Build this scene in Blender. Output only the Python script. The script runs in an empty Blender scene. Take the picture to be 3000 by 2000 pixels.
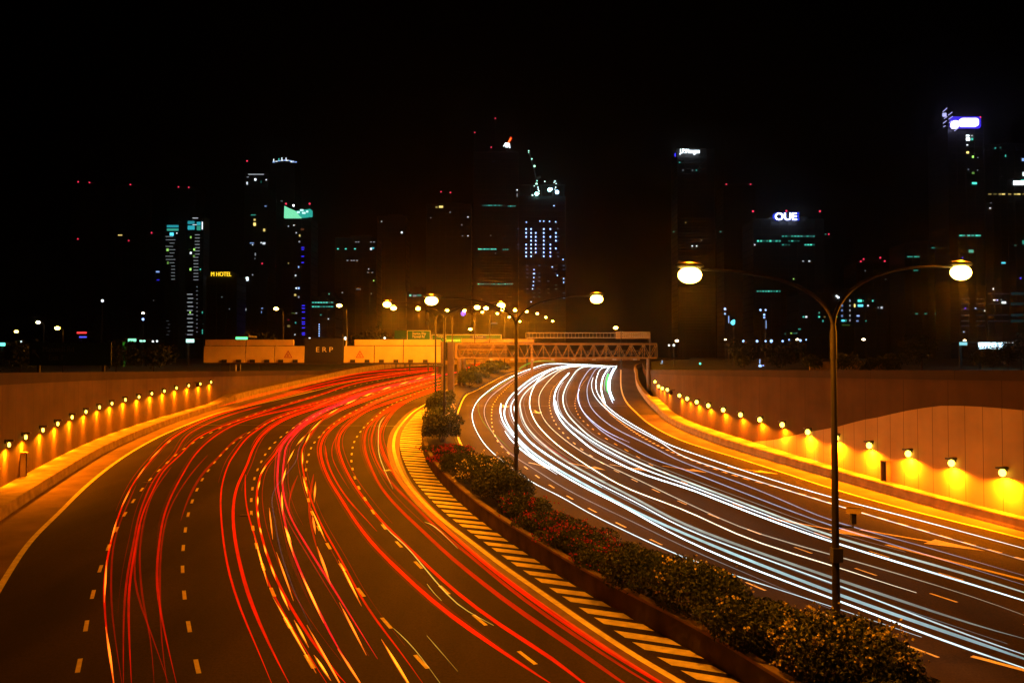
# Night expressway seen from a bridge: world coordinates in metres, road plane z = -0.2 + 0.0456 y
import bpy, math, random
from mathutils import Vector
R = math.radians
# ------------------------------------------------------------------ camera, sky, exposure
sc = bpy.context.scene
cam = bpy.data.objects.new('camera', bpy.data.cameras.new('camera'))
sc.collection.objects.link(cam); sc.camera = cam
cam.data.sensor_width = 36; cam.data.lens = 36*2700/3000
cam.data.clip_end = 6000; cam.data.clip_start = .3
cam.location = (0, 0, 10); cam.rotation_euler = (R(90)+math.atan(83/2700), 0, 0)
wd = bpy.data.worlds.new('World'); sc.world = wd; wd.use_nodes = True
wn = wd.node_tree.nodes; bg = wn['Background']
sky = wn.new('ShaderNodeTexSky'); sky.sky_type = 'NISHITA'; sky.sun_disc = False
sky.sun_elevation = R(-9); sky.sun_rotation = R(200)
wd.node_tree.links.new(sky.outputs[0], bg.inputs[0]); bg.inputs[1].default_value = .05
sc.view_settings.view_transform = 'Standard'; sc.view_settings.look = 'None'
sc.view_settings.exposure = 0; sc.view_settings.gamma = 1
cy = sc.cycles
cy.use_denoising = True; cy.sample_clamp_indirect = 4; cy.transparent_max_bounces = 48
cy.max_bounces = 5; cy.diffuse_bounces = 2; cy.glossy_bounces = 2; cy.transmission_bounces = 2; cy.volume_bounces = 0
SOD = (1, .26, .004)
E_STREET, E_WALL = 5900, 1250
D = {'arrows': [(-0.76, 68.51), (2.39, 68.18), (5.5, 68.01), (8.57, 67.35), (12.48, 66.7), (17.16, 66.07)],
 'band_r': [(20.17, 77.59, 3.99), (20.68, 74.16, 4.33), (21.23, 70.53, 4.92), (21.63, 68.0, 5.4), (22.15, 64.81, 5.88), (23.13, 59.44, 6.88), (23.95, 55.47, 7.58), (24.44, 53.12, 7.94), (24.82, 51.32, 8.01),
            (25.31, 49.15, 8.02), (25.94, 46.77, 7.94)],
 'edge_a': [(5.86, 24.64), (4.74, 27.05), (3.92, 28.71), (3.2, 30.42), (2.18, 33.0), (1.24, 35.51), (-0.47, 39.92), (-1.9, 44.08), (-3.65, 49.05), (-5.19, 54.21), (-6.73, 60.19), (-8.03, 66.38), (-9.34, 73.8),
            (-10.4, 81.15), (-11.41, 91.62), (-11.89, 104.81), (-11.86, 115.78), (-10.7, 137.71)],
 'edge_left': [(-18.27, 31.91), (-20.16, 36.58), (-22.89, 43.94), (-24.91, 50.84), (-27.52, 59.93), (-30.07, 70.25), (-32.21, 81.15), (-33.73, 92.23), (-35.13, 110.24), (-34.11, 121.38), (-32.17, 144.94),
               (-29.96, 179.9), (-24.06, 216.65)],
 'edge_r': [(13.75, 17.18), (12.82, 19.01), (11.69, 21.33), (10.72, 23.45), (9.52, 26.0), (8.0, 29.49), (6.86, 32.2), (5.31, 36.15), (3.66, 41.46), (1.79, 48.53), (0.4, 54.74), (-1.02, 61.66), (-2.79, 70.61),
            (-4.22, 78.84), (-5.39, 90.13), (-6.05, 99.89), (-6.54, 112.03), (-6.96, 138.4), (-5.71, 151.3), (-2.68, 185.97), (0.31, 210.05), (5.18, 233.14)],
 'edge_rr': [(25.55, 42.09), (24.81, 44.93), (23.73, 47.7), (22.0, 52.47), (20.34, 58.54), (19.13, 64.98), (17.78, 71.89), (15.39, 83.35), (14.59, 96.74), (14.92, 110.24), (15.95, 129.94), (19.12, 161.95),
             (26.42, 223.68)],
 'flashes': [('R1',
              [[(-14.25, 32.5), (-15.93, 36.44)], [(-12.36, 28.37), (-10.8, 25.18)], [(-17.78, 41.18), (-19.03, 44.55)], [(-20.56, 48.91), (-21.83, 52.79)], [(-23.41, 57.9), (-24.55, 61.8)],
               [(-25.81, 66.11), (-26.98, 70.81)], [(-27.93, 74.81), (-28.35, 76.73)]],
              0.045, 'of'),
             ('R9',
              [[(-16.04, 59.05), (-16.63, 62.44)], [(-14.74, 53.74), (-15.33, 56.27)], [(-13.43, 48.91), (-14.0, 50.99)], [(-12.47, 45.56), (-12.89, 46.99)], [(-11.37, 42.05), (-11.77, 43.26)],
               [(-10.14, 38.29), (-10.65, 39.82)], [(-8.87, 34.75), (-9.47, 36.44)], [(-7.53, 31.16), (-8.24, 33.03)], [(-6.1, 27.59), (-6.81, 29.34)], [(-4.93, 24.97), (-5.52, 26.28)]],
              0.05, 'yf'),
             ('R8b', [[(-11.05, 40.08), (-9.22, 34.75)], [(-7.84, 31.16), (-5.76, 26.28)]], 0.05, 'yf'),
             ('R10',
              [[(-15.96, 182.32), (-15.54, 188.7)], [(-17.37, 166.94), (-16.72, 173.78)], [(-18.49, 152.38), (-18.0, 159.76)], [(-19.58, 138.85), (-19.16, 145.65)], [(-20.22, 125.9), (-19.97, 132.06)],
               [(-20.25, 112.56), (-20.29, 119.33)], [(-19.81, 99.9), (-20.04, 106.13)], [(-18.24, 83.74), (-19.21, 92.88)], [(-17.24, 74.34), (-17.83, 79.29)], [(-15.65, 64.67), (-16.55, 69.98)],
               [(-13.93, 56.16), (-14.86, 60.73)], [(-11.72, 47.29), (-12.88, 51.79)], [(-9.76, 40.84), (-10.56, 43.2)], [(-6.29, 30.37), (-7.76, 34.55)], [(-9.15, 38.66), (-10.4, 42.64)]],
              0.06, 'yf'),
             ('R12',
              [[(-16.8, 75.28), (-17.83, 81.45)], [(-14.34, 63.3), (-15.67, 69.17)], [(-11.56, 52.24), (-12.9, 57.24)], [(-8.51, 41.75), (-10.08, 46.92)], [(-5.35, 32.15), (-6.7, 36.44)],
               [(-2.62, 24.18), (-3.68, 27.22)]],
              0.06, 'yf'),
             ('R26', [[(-10.79, 50.56), (-11.73, 55.23)], [(-9.06, 42.64), (-9.79, 45.56)], [(-6.88, 34.75), (-8.08, 38.79)]], 0.07, 'of'),
             ('R11', [[(-4.42, 27.34), (-5.61, 30.84)], [(-3.99, 24.49), (-4.88, 26.62)], [(-10.88, 42.05), (-12.29, 46.99)], [(-7.84, 32.85), (-9.45, 37.57)], [(-4.53, 24.49), (-6.1, 28.37)]], 0.045, 'of')],
 'items': {'cam_l': (-37.99, 110.05, 8.21), 'cam_r': (18.23, 103.13, 7.45), 'niche_l': (-31.54, 59.43, 3.88), 'niche_r': (23.48, 57.79, 3.56)},
 'kerb_l': [(-11.5, 0), (-17.6, 14), (-22.4, 30), (-25.3, 42), (-27.1, 49), (-28.5, 54.6), (-30.2, 61.7), (-32.6, 72.3), (-34.0, 80), (-35.2, 89), (-36.2, 98), (-36.9, 110), (-37.2, 119.3), (-37.2, 130), (-36.9, 142),
            (-36.4, 155), (-35.8, 175), (-34.6, 205), (-31.2, 230), (-23, 248), (-7.5, 264), (14, 278), (40, 288)],
 'kerb_r': [(44, 0), (36.5, 15), (30.6, 30), (27.4, 40), (25.6, 46.4), (23.8, 52.9), (21.7, 62.5), (20.3, 69.2), (18.4, 79.3), (17.1, 91.3), (16.9, 100), (17.3, 108.1), (18.8, 130), (21.9, 162), (27, 202), (31.4, 235),
            (38, 255), (50, 265)],
 'lamps_l': [(-30.74, 56.02, 5.51), (-31.55, 59.48, 5.72), (-32.53, 63.57, 5.91), (-33.36, 67.32, 6.12), (-34.26, 71.4, 6.39), (-35.05, 75.42, 6.63), (-35.65, 79.23, 6.84), (-36.13, 82.8, 7.03), (-36.59, 86.78, 7.24),
             (-37.0, 90.95, 7.38), (-37.31, 94.99, 7.61), (-37.52, 98.95, 7.77), (-37.7, 103.04, 8.02), (-37.89, 107.46, 8.21), (-38.06, 111.93, 8.34), (-38.22, 116.43, 8.49)],
 'lamps_r': [(19.86, 126.58, 8.41), (19.19, 119.23, 7.93), (18.85, 114.25, 7.76), (18.51, 108.55, 7.71), (18.1, 98.48, 7.31), (18.18, 94.53, 7.1), (18.48, 91.2, 6.87), (18.86, 87.63, 6.66), (19.35, 83.61, 6.42),
             (19.9, 79.51, 6.18), (20.48, 75.49, 5.98), (21.1, 71.38, 5.81), (21.75, 67.27, 5.53), (22.41, 63.27, 5.4), (23.15, 59.36, 5.2), (23.96, 55.43, 5.03), (24.75, 51.66, 4.85), (25.61, 47.95, 4.73)],
 'll1': [(-11.41, 23.81), (-13.34, 28.8), (-14.82, 32.42), (-16.27, 36.15), (-17.64, 39.86), (-20.17, 47.38), (-22.45, 55.06), (-24.54, 63.06), (-26.38, 71.33), (-27.95, 79.75), (-29.51, 92.23), (-30.44, 108.94),
         (-30.1, 125.8), (-28.3, 152.98), (-24.42, 188.51), (-19.1, 214.96)],
 'll2': [(-7.66, 23.81), (-9.87, 28.95), (-11.36, 32.54), (-12.78, 36.15), (-14.14, 39.81), (-15.4, 43.46), (-17.79, 50.93), (-19.97, 58.79), (-21.83, 66.7), (-24.27, 79.29), (-25.71, 91.32), (-26.57, 108.09),
         (-26.52, 125.8), (-24.49, 150.47), (-20.91, 182.28), (-16.2, 208.46)],
 'll3': [(-4.34, 24.22), (-6.45, 29.07), (-8.06, 32.84), (-9.38, 36.2), (-11.89, 43.19), (-14.31, 50.84), (-16.39, 58.42), (-18.27, 66.38), (-20.58, 78.61), (-22.02, 90.72), (-22.74, 103.24), (-22.76, 117.26),
         (-21.61, 139.1), (-18.86, 169.93), (-14.76, 199.42)],
 'll4': [(-0.89, 24.22), (-2.43, 27.66), (-3.19, 29.4), (-4.64, 32.84), (-6.02, 36.29), (-8.58, 43.33), (-11.34, 52.17), (-13.62, 61.12), (-14.69, 65.91), (-16.28, 74.0), (-17.56, 82.11), (-18.7, 94.43), (-19.3, 107.66),
         (-19.22, 115.78), (-19.0, 132.43), (-16.78, 161.95), (-13.44, 191.12)],
 'll5': [(2.52, 24.64), (1.36, 26.82), (0.07, 29.65), (-1.37, 33.0), (-2.66, 36.2), (-4.04, 39.92), (-6.39, 46.9), (-8.53, 54.31), (-10.44, 61.8), (-12.06, 69.54), (-12.77, 73.6), (-13.99, 81.63), (-14.79, 89.54),
         (-15.35, 97.77), (-15.64, 106.83), (-15.97, 119.28), (-15.26, 138.4), (-12.89, 174.22)],
 'pl_l': [(9.37, 20.38), (8.22, 22.48), (7.25, 24.75), (6.39, 27.66), (5.18, 30.62), (4.1, 33.0), (2.97, 35.6), (2.04, 38.07), (1.11, 40.79), (0.16, 43.46), (-1.08, 47.3), (-2.15, 50.84), (-3.14, 54.63), (-4.16, 58.79),
          (-5.19, 63.35), (-6.37, 69.89), (-7.53, 78.39), (-8.61, 88.97), (-9.54, 103.24), (-9.96, 125.23), (-9.44, 154.69), (-6.98, 188.51), (-2.09, 225.51)],
 'r1': [(13.2, 28.8), (11.16, 33.04), (9.83, 36.06), (8.51, 39.41), (7.25, 42.93), (6.08, 46.51), (4.97, 50.11), (3.93, 53.79), (3.01, 57.57), (2.11, 61.53), (0.64, 69.54), (-0.6, 77.3), (-1.48, 85.4), (-2.15, 98.47),
        (-2.54, 118.26), (-2.26, 129.94), (-1.6, 144.19), (1.77, 191.12), (7.04, 223.68)],
 'r2': [(18.12, 30.85), (17.03, 33.43), (15.62, 36.67), (14.39, 39.81), (13.09, 43.13), (12.04, 46.59), (10.96, 49.93), (10.03, 53.58), (9.13, 57.34), (8.34, 61.12), (6.91, 68.85), (5.57, 80.68), (4.8, 92.85),
        (4.6, 102.1), (4.7, 112.48), (5.29, 129.94), (7.2, 158.24), (12.36, 202.34)],
 'r3': [(19.88, 33.83), (18.44, 36.91), (17.17, 40.15), (15.95, 43.26), (14.92, 46.59), (13.81, 49.93), (12.92, 53.37), (12.08, 57.1), (10.9, 64.23), (9.72, 75.2), (8.52, 86.74), (7.79, 101.35), (7.87, 112.03),
        (8.77, 128.13), (11.64, 157.34), (16.37, 196.57)],
 'r4': [(23.03, 39.14), (22.49, 41.03), (21.28, 44.65), (20.45, 47.54), (19.31, 51.02), (17.59, 57.34), (15.33, 63.94), (13.43, 73.8), (12.35, 83.6), (11.75, 98.47), (11.92, 117.26), (14.05, 144.94), (19.5, 196.57)],
 'trails': [('W1',
             [(20.22, 229.41), (13.89, 245.18), (9.18, 243.21), (4.77, 217.1), (1.03, 189.92), (-2.02, 159.91), (-3.83, 135.03), (-4.51, 119.15), (-4.49, 104.78), (-3.95, 93.51), (-3.19, 84.44), (-2.27, 76.01),
              (-1.2, 69.12), (0.19, 62.22), (1.49, 56.11), (2.65, 52.95), (3.93, 47.86), (5.55, 42.97), (7.09, 38.53), (9.02, 35.07), (10.88, 32.03), (12.65, 28.73)],
             0.035, 0.9, 'b', 0.65),
            ('W2',
             [(19.99, 226.84), (14.8, 241.27), (10.01, 235.65), (4.61, 209.6), (0.54, 173.62), (-1.83, 144.67), (-3.0, 126.59), (-3.28, 112.53), (-3.03, 101.29), (-2.36, 90.73), (-1.55, 82.16), (-0.58, 73.27),
              (0.21, 68.35), (1.11, 64.38), (2.38, 58.52), (3.21, 54.7), (4.82, 49.22), (6.4, 44.21), (7.46, 40.57), (9.32, 35.55), (10.87, 31.49)],
             0.03, 0.14, 'w', 0.65),
            ('W3',
             [(-1.39, 116.86), (-1.32, 104.78), (-0.89, 93.51), (-0.27, 85.63), (0.54, 77.46), (1.52, 69.12), (3.1, 60.98), (4.5, 54.7), (5.73, 50.46), (7.72, 41.93), (9.59, 36.59), (11.32, 32.79), (12.51, 29.94),
              (13.61, 27.47), (14.4, 26.18), (14.99, 24.8)],
             0.05, 1.6, 'b', 0.65),
            ('W4',
             [(22.13, 226.84), (15.82, 233.83), (9.9, 217.1), (4.92, 184.16), (1.66, 151.91), (-0.31, 126.59), (-0.86, 108.52), (-0.75, 98.03), (-0.21, 88.1), (0.56, 79.48), (1.56, 71.14), (3.05, 62.73), (4.81, 54.85),
              (6.46, 47.97), (7.95, 43.18), (9.89, 37.7), (11.57, 33.5), (12.85, 30.75), (14.06, 28.36), (14.78, 26.88), (15.43, 25.52)],
             0.09, 0.5, 'c', 0.65),
            ('W5',
             [(23.37, 232.04), (17.33, 239.37), (10.66, 218.66), (5.33, 178.74), (1.81, 144.67), (0.09, 119.15), (-0.09, 104.78), (0.49, 89.39), (1.36, 78.97), (2.36, 71.56), (3.63, 64.38), (5.39, 56.37), (7.06, 49.52),
              (8.14, 44.21), (10.21, 38.93), (12.01, 34.74), (13.18, 31.53), (14.24, 28.73), (14.97, 27.21), (15.66, 25.9)],
             0.04, 0.9, 'b', 0.65),
            ('W6',
             [(23.83, 229.41), (17.66, 233.83), (11.95, 217.1), (6.46, 178.74), (2.72, 144.67), (1.14, 121.53), (1.03, 104.78), (1.3, 92.1), (1.93, 82.16), (2.87, 73.27), (3.77, 66.85), (5.21, 59.38), (6.96, 51.61),
              (8.32, 45.2), (10.4, 39.64), (12.25, 35.45), (13.61, 32.54), (14.83, 29.91), (15.74, 28.6)],
             0.085, 0.25, 'g', 0.65),
            ('W7',
             [(24.65, 230.28), (18.62, 232.04), (13.01, 223.5), (8.9, 209.6), (5.18, 173.62), (3.29, 144.67), (2.32, 121.53), (2.17, 104.78), (2.46, 92.1), (3.09, 82.16), (3.84, 74.17), (4.82, 66.85), (5.79, 60.55),
              (6.93, 54.6), (9.0, 48.85), (10.83, 41.27), (12.92, 37.37), (13.67, 35.31), (14.59, 33.5)],
             0.04, 1.3, 'y', 0.65),
            ('W8',
             [(24.45, 225.15), (19.21, 230.28), (14.52, 225.15), (10.51, 202.6), (6.9, 168.8), (4.34, 138.1), (3.46, 119.15), (3.26, 101.29), (3.65, 89.39), (4.39, 80.0), (5.23, 72.4), (6.29, 65.77), (7.29, 61.16),
              (8.41, 55.85), (9.41, 51.05), (11.32, 43.11), (13.51, 39.05), (15.04, 35.94), (16.4, 33.03), (17.02, 30.89)],
             0.035, 0.35, 'y', 0.65),
            ('W9',
             [(12.18, 196.06), (8.78, 164.23), (6.51, 138.1), (5.36, 116.86), (5.01, 101.29), (5.19, 89.39), (5.78, 80.0), (6.36, 72.4), (7.37, 66.13), (8.56, 59.96), (10.28, 55.75), (12.44, 47.34), (14.28, 41.27),
              (15.78, 37.7), (17.14, 34.52), (17.93, 32.54), (18.63, 30.75)],
             0.06, 1.5, 'b', 0.65),
            ('W10',
             [(25.37, 230.28), (19.57, 230.28), (15.44, 213.28), (10.62, 168.8), (7.81, 138.1), (6.59, 119.15), (6.15, 103.01), (6.41, 90.73), (6.87, 81.07), (7.68, 74.17), (8.92, 66.13), (10.72, 58.12), (12.93, 49.22),
              (14.68, 42.41), (16.3, 38.93), (17.75, 35.74), (18.47, 33.5), (19.2, 31.68)],
             0.07, 0.45, 'g', 0.65),
            ('W11',
             [(25.93, 232.04), (21.74, 230.28), (18.12, 213.28), (13.38, 173.62), (10.46, 144.67), (8.79, 121.53), (8.07, 104.78), (8.1, 92.1), (8.51, 82.16), (9.25, 75.54), (10.18, 67.59), (11.55, 62.6), (13.71, 52.18),
              (15.43, 44.59), (16.96, 40.5), (19.03, 34.52)],
             0.04, 0.3, 'n', 0.65),
            ('W12',
             [(25.35, 226.84), (22.49, 226.84), (19.47, 213.28), (14.75, 173.62), (11.78, 144.67), (9.89, 119.15), (9.38, 104.78), (9.55, 92.1), (10.08, 84.44), (11.25, 74.62), (12.14, 65.77), (14.44, 54.93),
              (15.82, 45.68), (17.51, 41.8), (19.74, 35.79)],
             0.04, 0.25, 'n', 0.65),
            ('W13',
             [(15.75, 178.74), (13.43, 155.8), (11.89, 135.03), (11.24, 119.15), (11.13, 105.69), (11.37, 92.8), (11.9, 83.28), (12.49, 76.49), (12.69, 68.73), (15.25, 57.99), (17.38, 50.17), (18.88, 45.05),
              (20.25, 40.76), (21.04, 38.14)],
             0.04, 0.5, 'w', 0.65),
            ('W14',
             [(25.92, 230.28), (21.18, 217.1), (16.45, 178.74), (13.2, 144.67), (11.84, 121.53), (11.53, 104.78), (11.86, 92.1), (12.39, 82.16), (12.77, 76.01), (13.36, 72.37), (15.86, 60.28), (18.04, 52.07),
              (19.81, 47.25), (21.3, 42.83), (22.19, 40.19), (22.88, 37.7)],
             0.035, 1.0, 'w', 0.65),
            ('W15', [(23.99, 226.84), (18.31, 184.16), (14.69, 151.91), (12.92, 132.09), (11.81, 116.86)], 0.06, 1.5, 'b', 0.65),
            ('W16', [(26.37, 232.04), (19.85, 184.16), (16.06, 151.91), (14.19, 132.09), (13.47, 121.53)], 0.06, 1.5, 'b', 0.65),
            ('W17', [(24.35, 221.05), (18.9, 178.74), (15.77, 151.91), (13.96, 132.09), (12.75, 116.41)], 0.045, 1.2, 'n', 0.65),
            ('W18', [(0.26, 112.53), (0.38, 98.03), (0.69, 88.1), (1.46, 77.96), (2.44, 70.73), (3.78, 63.38), (5.38, 55.35)], 0.06, 1.2, 'c', 0.65),
            ('W19', [(5.73, 121.53), (5.3, 104.78), (5.64, 92.1), (6.28, 83.28), (7.0, 75.54), (8.0, 67.97), (9.21, 61.16), (10.51, 56.97), (12.69, 48.3), (14.46, 41.8)], 0.05, 0.9, 'b', 0.65),
            ('W20', [(-0.68, 85.63), (-0.0, 77.96), (0.79, 71.98), (1.58, 67.22), (2.93, 60.26)], 0.05, 1.3, 'b', 0.65),
            ('W21', [(10.58, 144.67), (8.99, 126.59), (8.18, 108.52), (8.21, 94.97), (8.75, 84.44), (9.79, 76.97)], 0.035, 0.5, 'n', 0.65),
            ('G1', [(19.35, 184.95), (16.45, 159.93), (14.56, 140.89), (13.73, 130.91)], 0.2, 1.0, 'green', 0.9),
            ('G2', [(-4.42, 128.64), (-4.04, 109.59), (-3.33, 97.03), (-2.4, 87.05), (-1.11, 77.91), (0.1, 68.87)], 0.05, 0.09, 'green', 0.9),
            ('G3', [(1.19, 169.73), (3.72, 197.51), (7.01, 212.28), (9.72, 205.94)], 0.16, 0.12, 'green', 2.6), ('G4', [(1.88, 79.8), (2.67, 73.9), (3.63, 68.04), (4.5, 62.39)], 0.06, 0.25, 'rose', 0.8),
            ('G5', [(-3.95, 104.35), (-2.35, 124.22), (0.49, 158.13), (1.75, 186.41)], 0.07, 0.1, 'green', 2.0),
            ('R1',
             [(-10.55, 24.65), (-12.32, 28.29), (-14.22, 32.36), (-15.25, 34.77), (-16.59, 38.05), (-17.89, 41.45), (-20.56, 48.82), (-22.94, 56.1), (-24.79, 62.52), (-26.3, 68.19), (-28.53, 76.73), (-30.34, 86.72),
              (-31.5, 96.49), (-31.79, 104.94), (-31.55, 119.62), (-30.86, 137.49), (-29.15, 157.4), (-24.81, 181.16), (-17.7, 207.83)],
             0.07, 0.75, 'r', 0.8),
            ('R1b', [(-10.32, 24.65), (-12.08, 28.29), (-13.82, 32.02), (-16.92, 39.29), (-19.08, 45.17), (-22.55, 55.58)], 0.06, 0.22, 'r', 0.8),
            ('R2',
             [(-10.28, 24.65), (-12.71, 30.41), (-14.82, 35.8), (-16.57, 40.61), (-18.87, 46.92), (-21.68, 55.58), (-23.23, 61.24), (-24.91, 68.19), (-28.16, 79.8), (-29.63, 88.64), (-30.45, 100.54), (-30.08, 110.77)],
             0.07, 0.35, 'r', 0.8),
            ('R3',
             [(-10.07, 24.65), (-13.22, 32.02), (-15.52, 38.05), (-18.47, 46.21), (-20.64, 53.13), (-23.03, 61.24), (-24.48, 68.19), (-26.75, 78.23), (-27.62, 86.72), (-27.71, 96.49), (-27.57, 107.78), (-26.84, 128.62),
              (-26.24, 157.57), (-20.86, 187.85), (-16.54, 207.83)],
             0.07, 0.55, 'r', 0.8),
            ('R4', [(-9.47, 24.65), (-11.03, 28.42), (-12.36, 31.19), (-15.28, 38.05), (-17.95, 45.17), (-20.55, 53.13), (-23.03, 62.52)], 0.06, 0.22, 'r', 0.8),
            ('R4b', [(-9.09, 24.65), (-10.93, 28.29), (-13.29, 32.89), (-15.04, 36.89), (-17.69, 44.18)], 0.06, 0.25, 'r', 0.8),
            ('R5',
             [(-8.88, 24.65), (-10.84, 28.96), (-12.93, 33.8), (-14.36, 37.58), (-17.03, 45.17), (-19.05, 51.76), (-21.14, 59.43), (-23.41, 68.19), (-25.36, 77.73), (-26.84, 88.64), (-26.84, 98.88), (-25.25, 108.75),
              (-23.81, 128.62), (-22.19, 153.76), (-15.77, 198.1)],
             0.08, 0.5, 'r', 0.8),
            ('R5b', [(-9.13, 24.65), (-10.67, 28.29), (-14.42, 38.05), (-17.21, 46.21), (-18.88, 52.21), (-20.9, 60.63), (-22.45, 68.19)], 0.06, 0.25, 'r', 0.8),
            ('R6', [(-16.15, 45.17), (-17.92, 51.32), (-20.03, 60.02), (-21.22, 66.68), (-22.93, 75.76), (-23.85, 83.11)], 0.12, 0.22, 'r', 0.8),
            ('R7',
             [(-6.36, 24.65), (-7.62, 27.65), (-9.14, 31.19), (-10.77, 35.38), (-12.63, 40.61), (-15.36, 48.82), (-17.41, 55.58), (-19.4, 63.17), (-20.52, 68.19), (-22.6, 78.75), (-23.7, 87.35), (-24.48, 95.72),
              (-24.18, 107.78), (-22.82, 123.32), (-20.5, 145.83), (-14.95, 187.85)],
             0.07, 0.9, 'r', 0.8),
            ('R8',
             [(-5.9, 24.65), (-7.23, 27.65), (-8.89, 31.68), (-10.58, 36.23), (-12.49, 41.73), (-14.36, 47.67), (-16.23, 54.58), (-18.11, 63.17), (-19.99, 71.27), (-21.79, 80.33), (-23.0, 89.97), (-23.34, 100.54),
              (-21.92, 118.44), (-19.3, 140.98), (-14.42, 181.16)],
             0.12, 0.9, 'r', 0.8),
            ('R8b', [(-17.13, 59.43), (-14.65, 50.89), (-12.78, 45.17), (-11.17, 40.61), (-9.23, 34.77), (-7.57, 30.72), (-5.81, 26.68), (-4.9, 24.65)], 0.06, 0.8, 'r', 0.8),
            ('R9',
             [(-4.4, 24.65), (-4.89, 25.56), (-6.17, 28.29), (-7.48, 31.36), (-8.84, 34.77), (-10.71, 40.07), (-12.68, 46.21), (-14.64, 53.13), (-16.5, 61.24), (-17.52, 68.19), (-18.76, 75.76), (-19.69, 84.88),
              (-20.07, 92.76), (-19.59, 105.87), (-17.79, 133.57), (-13.82, 173.73)],
             0.09, 0.9, 'r', 0.8),
            ('R10',
             [(-4.52, 25.99), (-4.92, 26.79), (-6.37, 30.72), (-7.67, 34.38), (-9.09, 38.54), (-10.61, 43.54), (-12.14, 48.82), (-14.09, 55.58), (-17.2, 68.19), (-18.24, 73.0), (-19.45, 80.87), (-20.52, 89.97),
              (-21.18, 99.7), (-21.32, 112.85), (-21.27, 128.62), (-19.54, 145.87), (-14.01, 181.27), (-11.55, 195.06)],
             0.08, 0.95, 'p', 0.8),
            ('R11', [(-3.82, 26.44), (-5.89, 32.02), (-7.61, 36.67), (-9.07, 40.61), (-11.3, 46.92), (-13.79, 55.58), (-16.77, 68.19), (-18.0, 73.9), (-19.34, 83.11), (-20.62, 94.96), (-21.01, 106.81), (-20.6, 124.6)],
             0.08, 0.9, 'p', 0.8),
            ('R12',
             [(-2.36, 24.65), (-3.28, 27.15), (-4.29, 29.67), (-5.43, 32.89), (-6.91, 37.58), (-9.06, 44.11), (-10.91, 50.38), (-12.6, 56.52), (-14.46, 63.71), (-16.18, 71.27), (-17.67, 80.87), (-19.42, 94.96),
              (-19.69, 108.75), (-19.04, 127.25), (-12.84, 166.15)],
             0.07, 0.8, 'r', 0.8),
            ('R13',
             [(1.02, 24.65), (0.5, 25.56), (-1.24, 28.83), (-2.78, 32.02), (-4.21, 35.59), (-5.69, 39.29), (-7.55, 44.83), (-9.38, 50.89), (-11.4, 57.61), (-13.54, 65.8), (-15.28, 73.9), (-16.6, 83.11), (-17.21, 93.48),
              (-17.15, 106.81), (-16.51, 123.32), (-12.16, 157.4)],
             0.12, 0.95, 'r', 0.8),
            ('R13b', [(-14.93, 73.9), (-12.99, 65.09), (-11.04, 57.61), (-9.01, 50.8), (-7.38, 46.13), (-6.25, 42.86)], 0.08, 0.6, 'r', 0.8),
            ('R14',
             [(2.49, 23.69), (1.82, 24.65), (1.33, 26.22), (-0.34, 29.24), (-1.93, 32.89), (-3.28, 36.45), (-4.55, 40.07), (-6.06, 44.18), (-8.25, 51.32), (-10.04, 57.61), (-12.1, 65.8), (-14.23, 75.76), (-15.69, 86.72),
              (-16.4, 103.14), (-15.4, 115.02), (-11.55, 149.52)],
             0.1, 0.95, 'r', 0.8),
            ('R14b', [(-15.64, 84.28), (-14.65, 75.76), (-13.26, 68.04), (-11.52, 61.12), (-9.49, 53.99)], 0.05, 0.4, 'r', 0.8),
            ('R15',
             [(3.41, 23.69), (2.81, 24.93), (1.81, 27.4), (0.36, 30.57), (-0.93, 33.8), (-2.53, 38.05), (-4.14, 42.92), (-5.84, 48.05), (-7.6, 54.09), (-9.51, 62.39), (-11.32, 71.27), (-12.85, 80.87), (-13.84, 90.65),
              (-14.29, 106.81), (-13.38, 119.62), (-11.0, 142.4)],
             0.13, 0.5, 'r', 0.8),
            ('R16',
             [(4.75, 23.05), (3.93, 24.65), (2.67, 27.4), (1.53, 30.11), (0.13, 33.71), (-1.01, 36.89), (-2.42, 41.16), (-3.45, 44.5), (-4.9, 49.55), (-6.54, 55.48), (-8.05, 61.75), (-9.85, 70.43), (-11.58, 80.87),
              (-12.8, 93.48), (-13.53, 108.75), (-13.03, 127.25), (-11.23, 142.4)],
             0.14, 0.8, 'r', 0.8),
            ('R17',
             [(4.28, 23.4), (3.26, 25.34), (1.89, 28.55), (0.37, 32.19), (-1.64, 38.05), (-3.33, 42.92), (-5.46, 50.04), (-6.7, 53.99), (-8.92, 62.39), (-11.21, 73.9), (-12.66, 84.28), (-13.89, 98.07), (-13.72, 116.14)],
             0.1, 0.4, 'r', 0.8),
            ('R18', [(-34.95, 109.92), (-34.97, 126.91), (-34.42, 145.83), (-33.29, 169.1), (-29.33, 198.1), (-17.4, 218.56)], 0.09, 0.5, 'r', 0.8),
            ('R19', [(-32.22, 107.6), (-32.06, 123.83), (-31.85, 151.02), (-29.09, 178.61), (-17.1, 214.86)], 0.09, 0.35, 'r', 0.8),
            ('R20', [(-14.71, 189.25), (-19.03, 171.38), (-22.4, 144.17), (-23.36, 123.83), (-23.18, 104.51)], 0.1, 0.35, 'o', 0.8),
            ('R21', [(-13.69, 176.13), (-16.91, 157.57), (-19.07, 132.19), (-19.59, 110.4), (-19.13, 94.09)], 0.1, 0.3, 'o', 0.8),
            ('R22', [(-12.84, 166.15), (-16.25, 137.49), (-17.21, 115.02), (-17.12, 98.88)], 0.1, 0.35, 'o', 0.8), ('R23', [(-10.16, 189.25), (-9.23, 207.83), (-6.52, 234.71)], 0.35, 0.7, 'r', 0.8),
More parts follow.
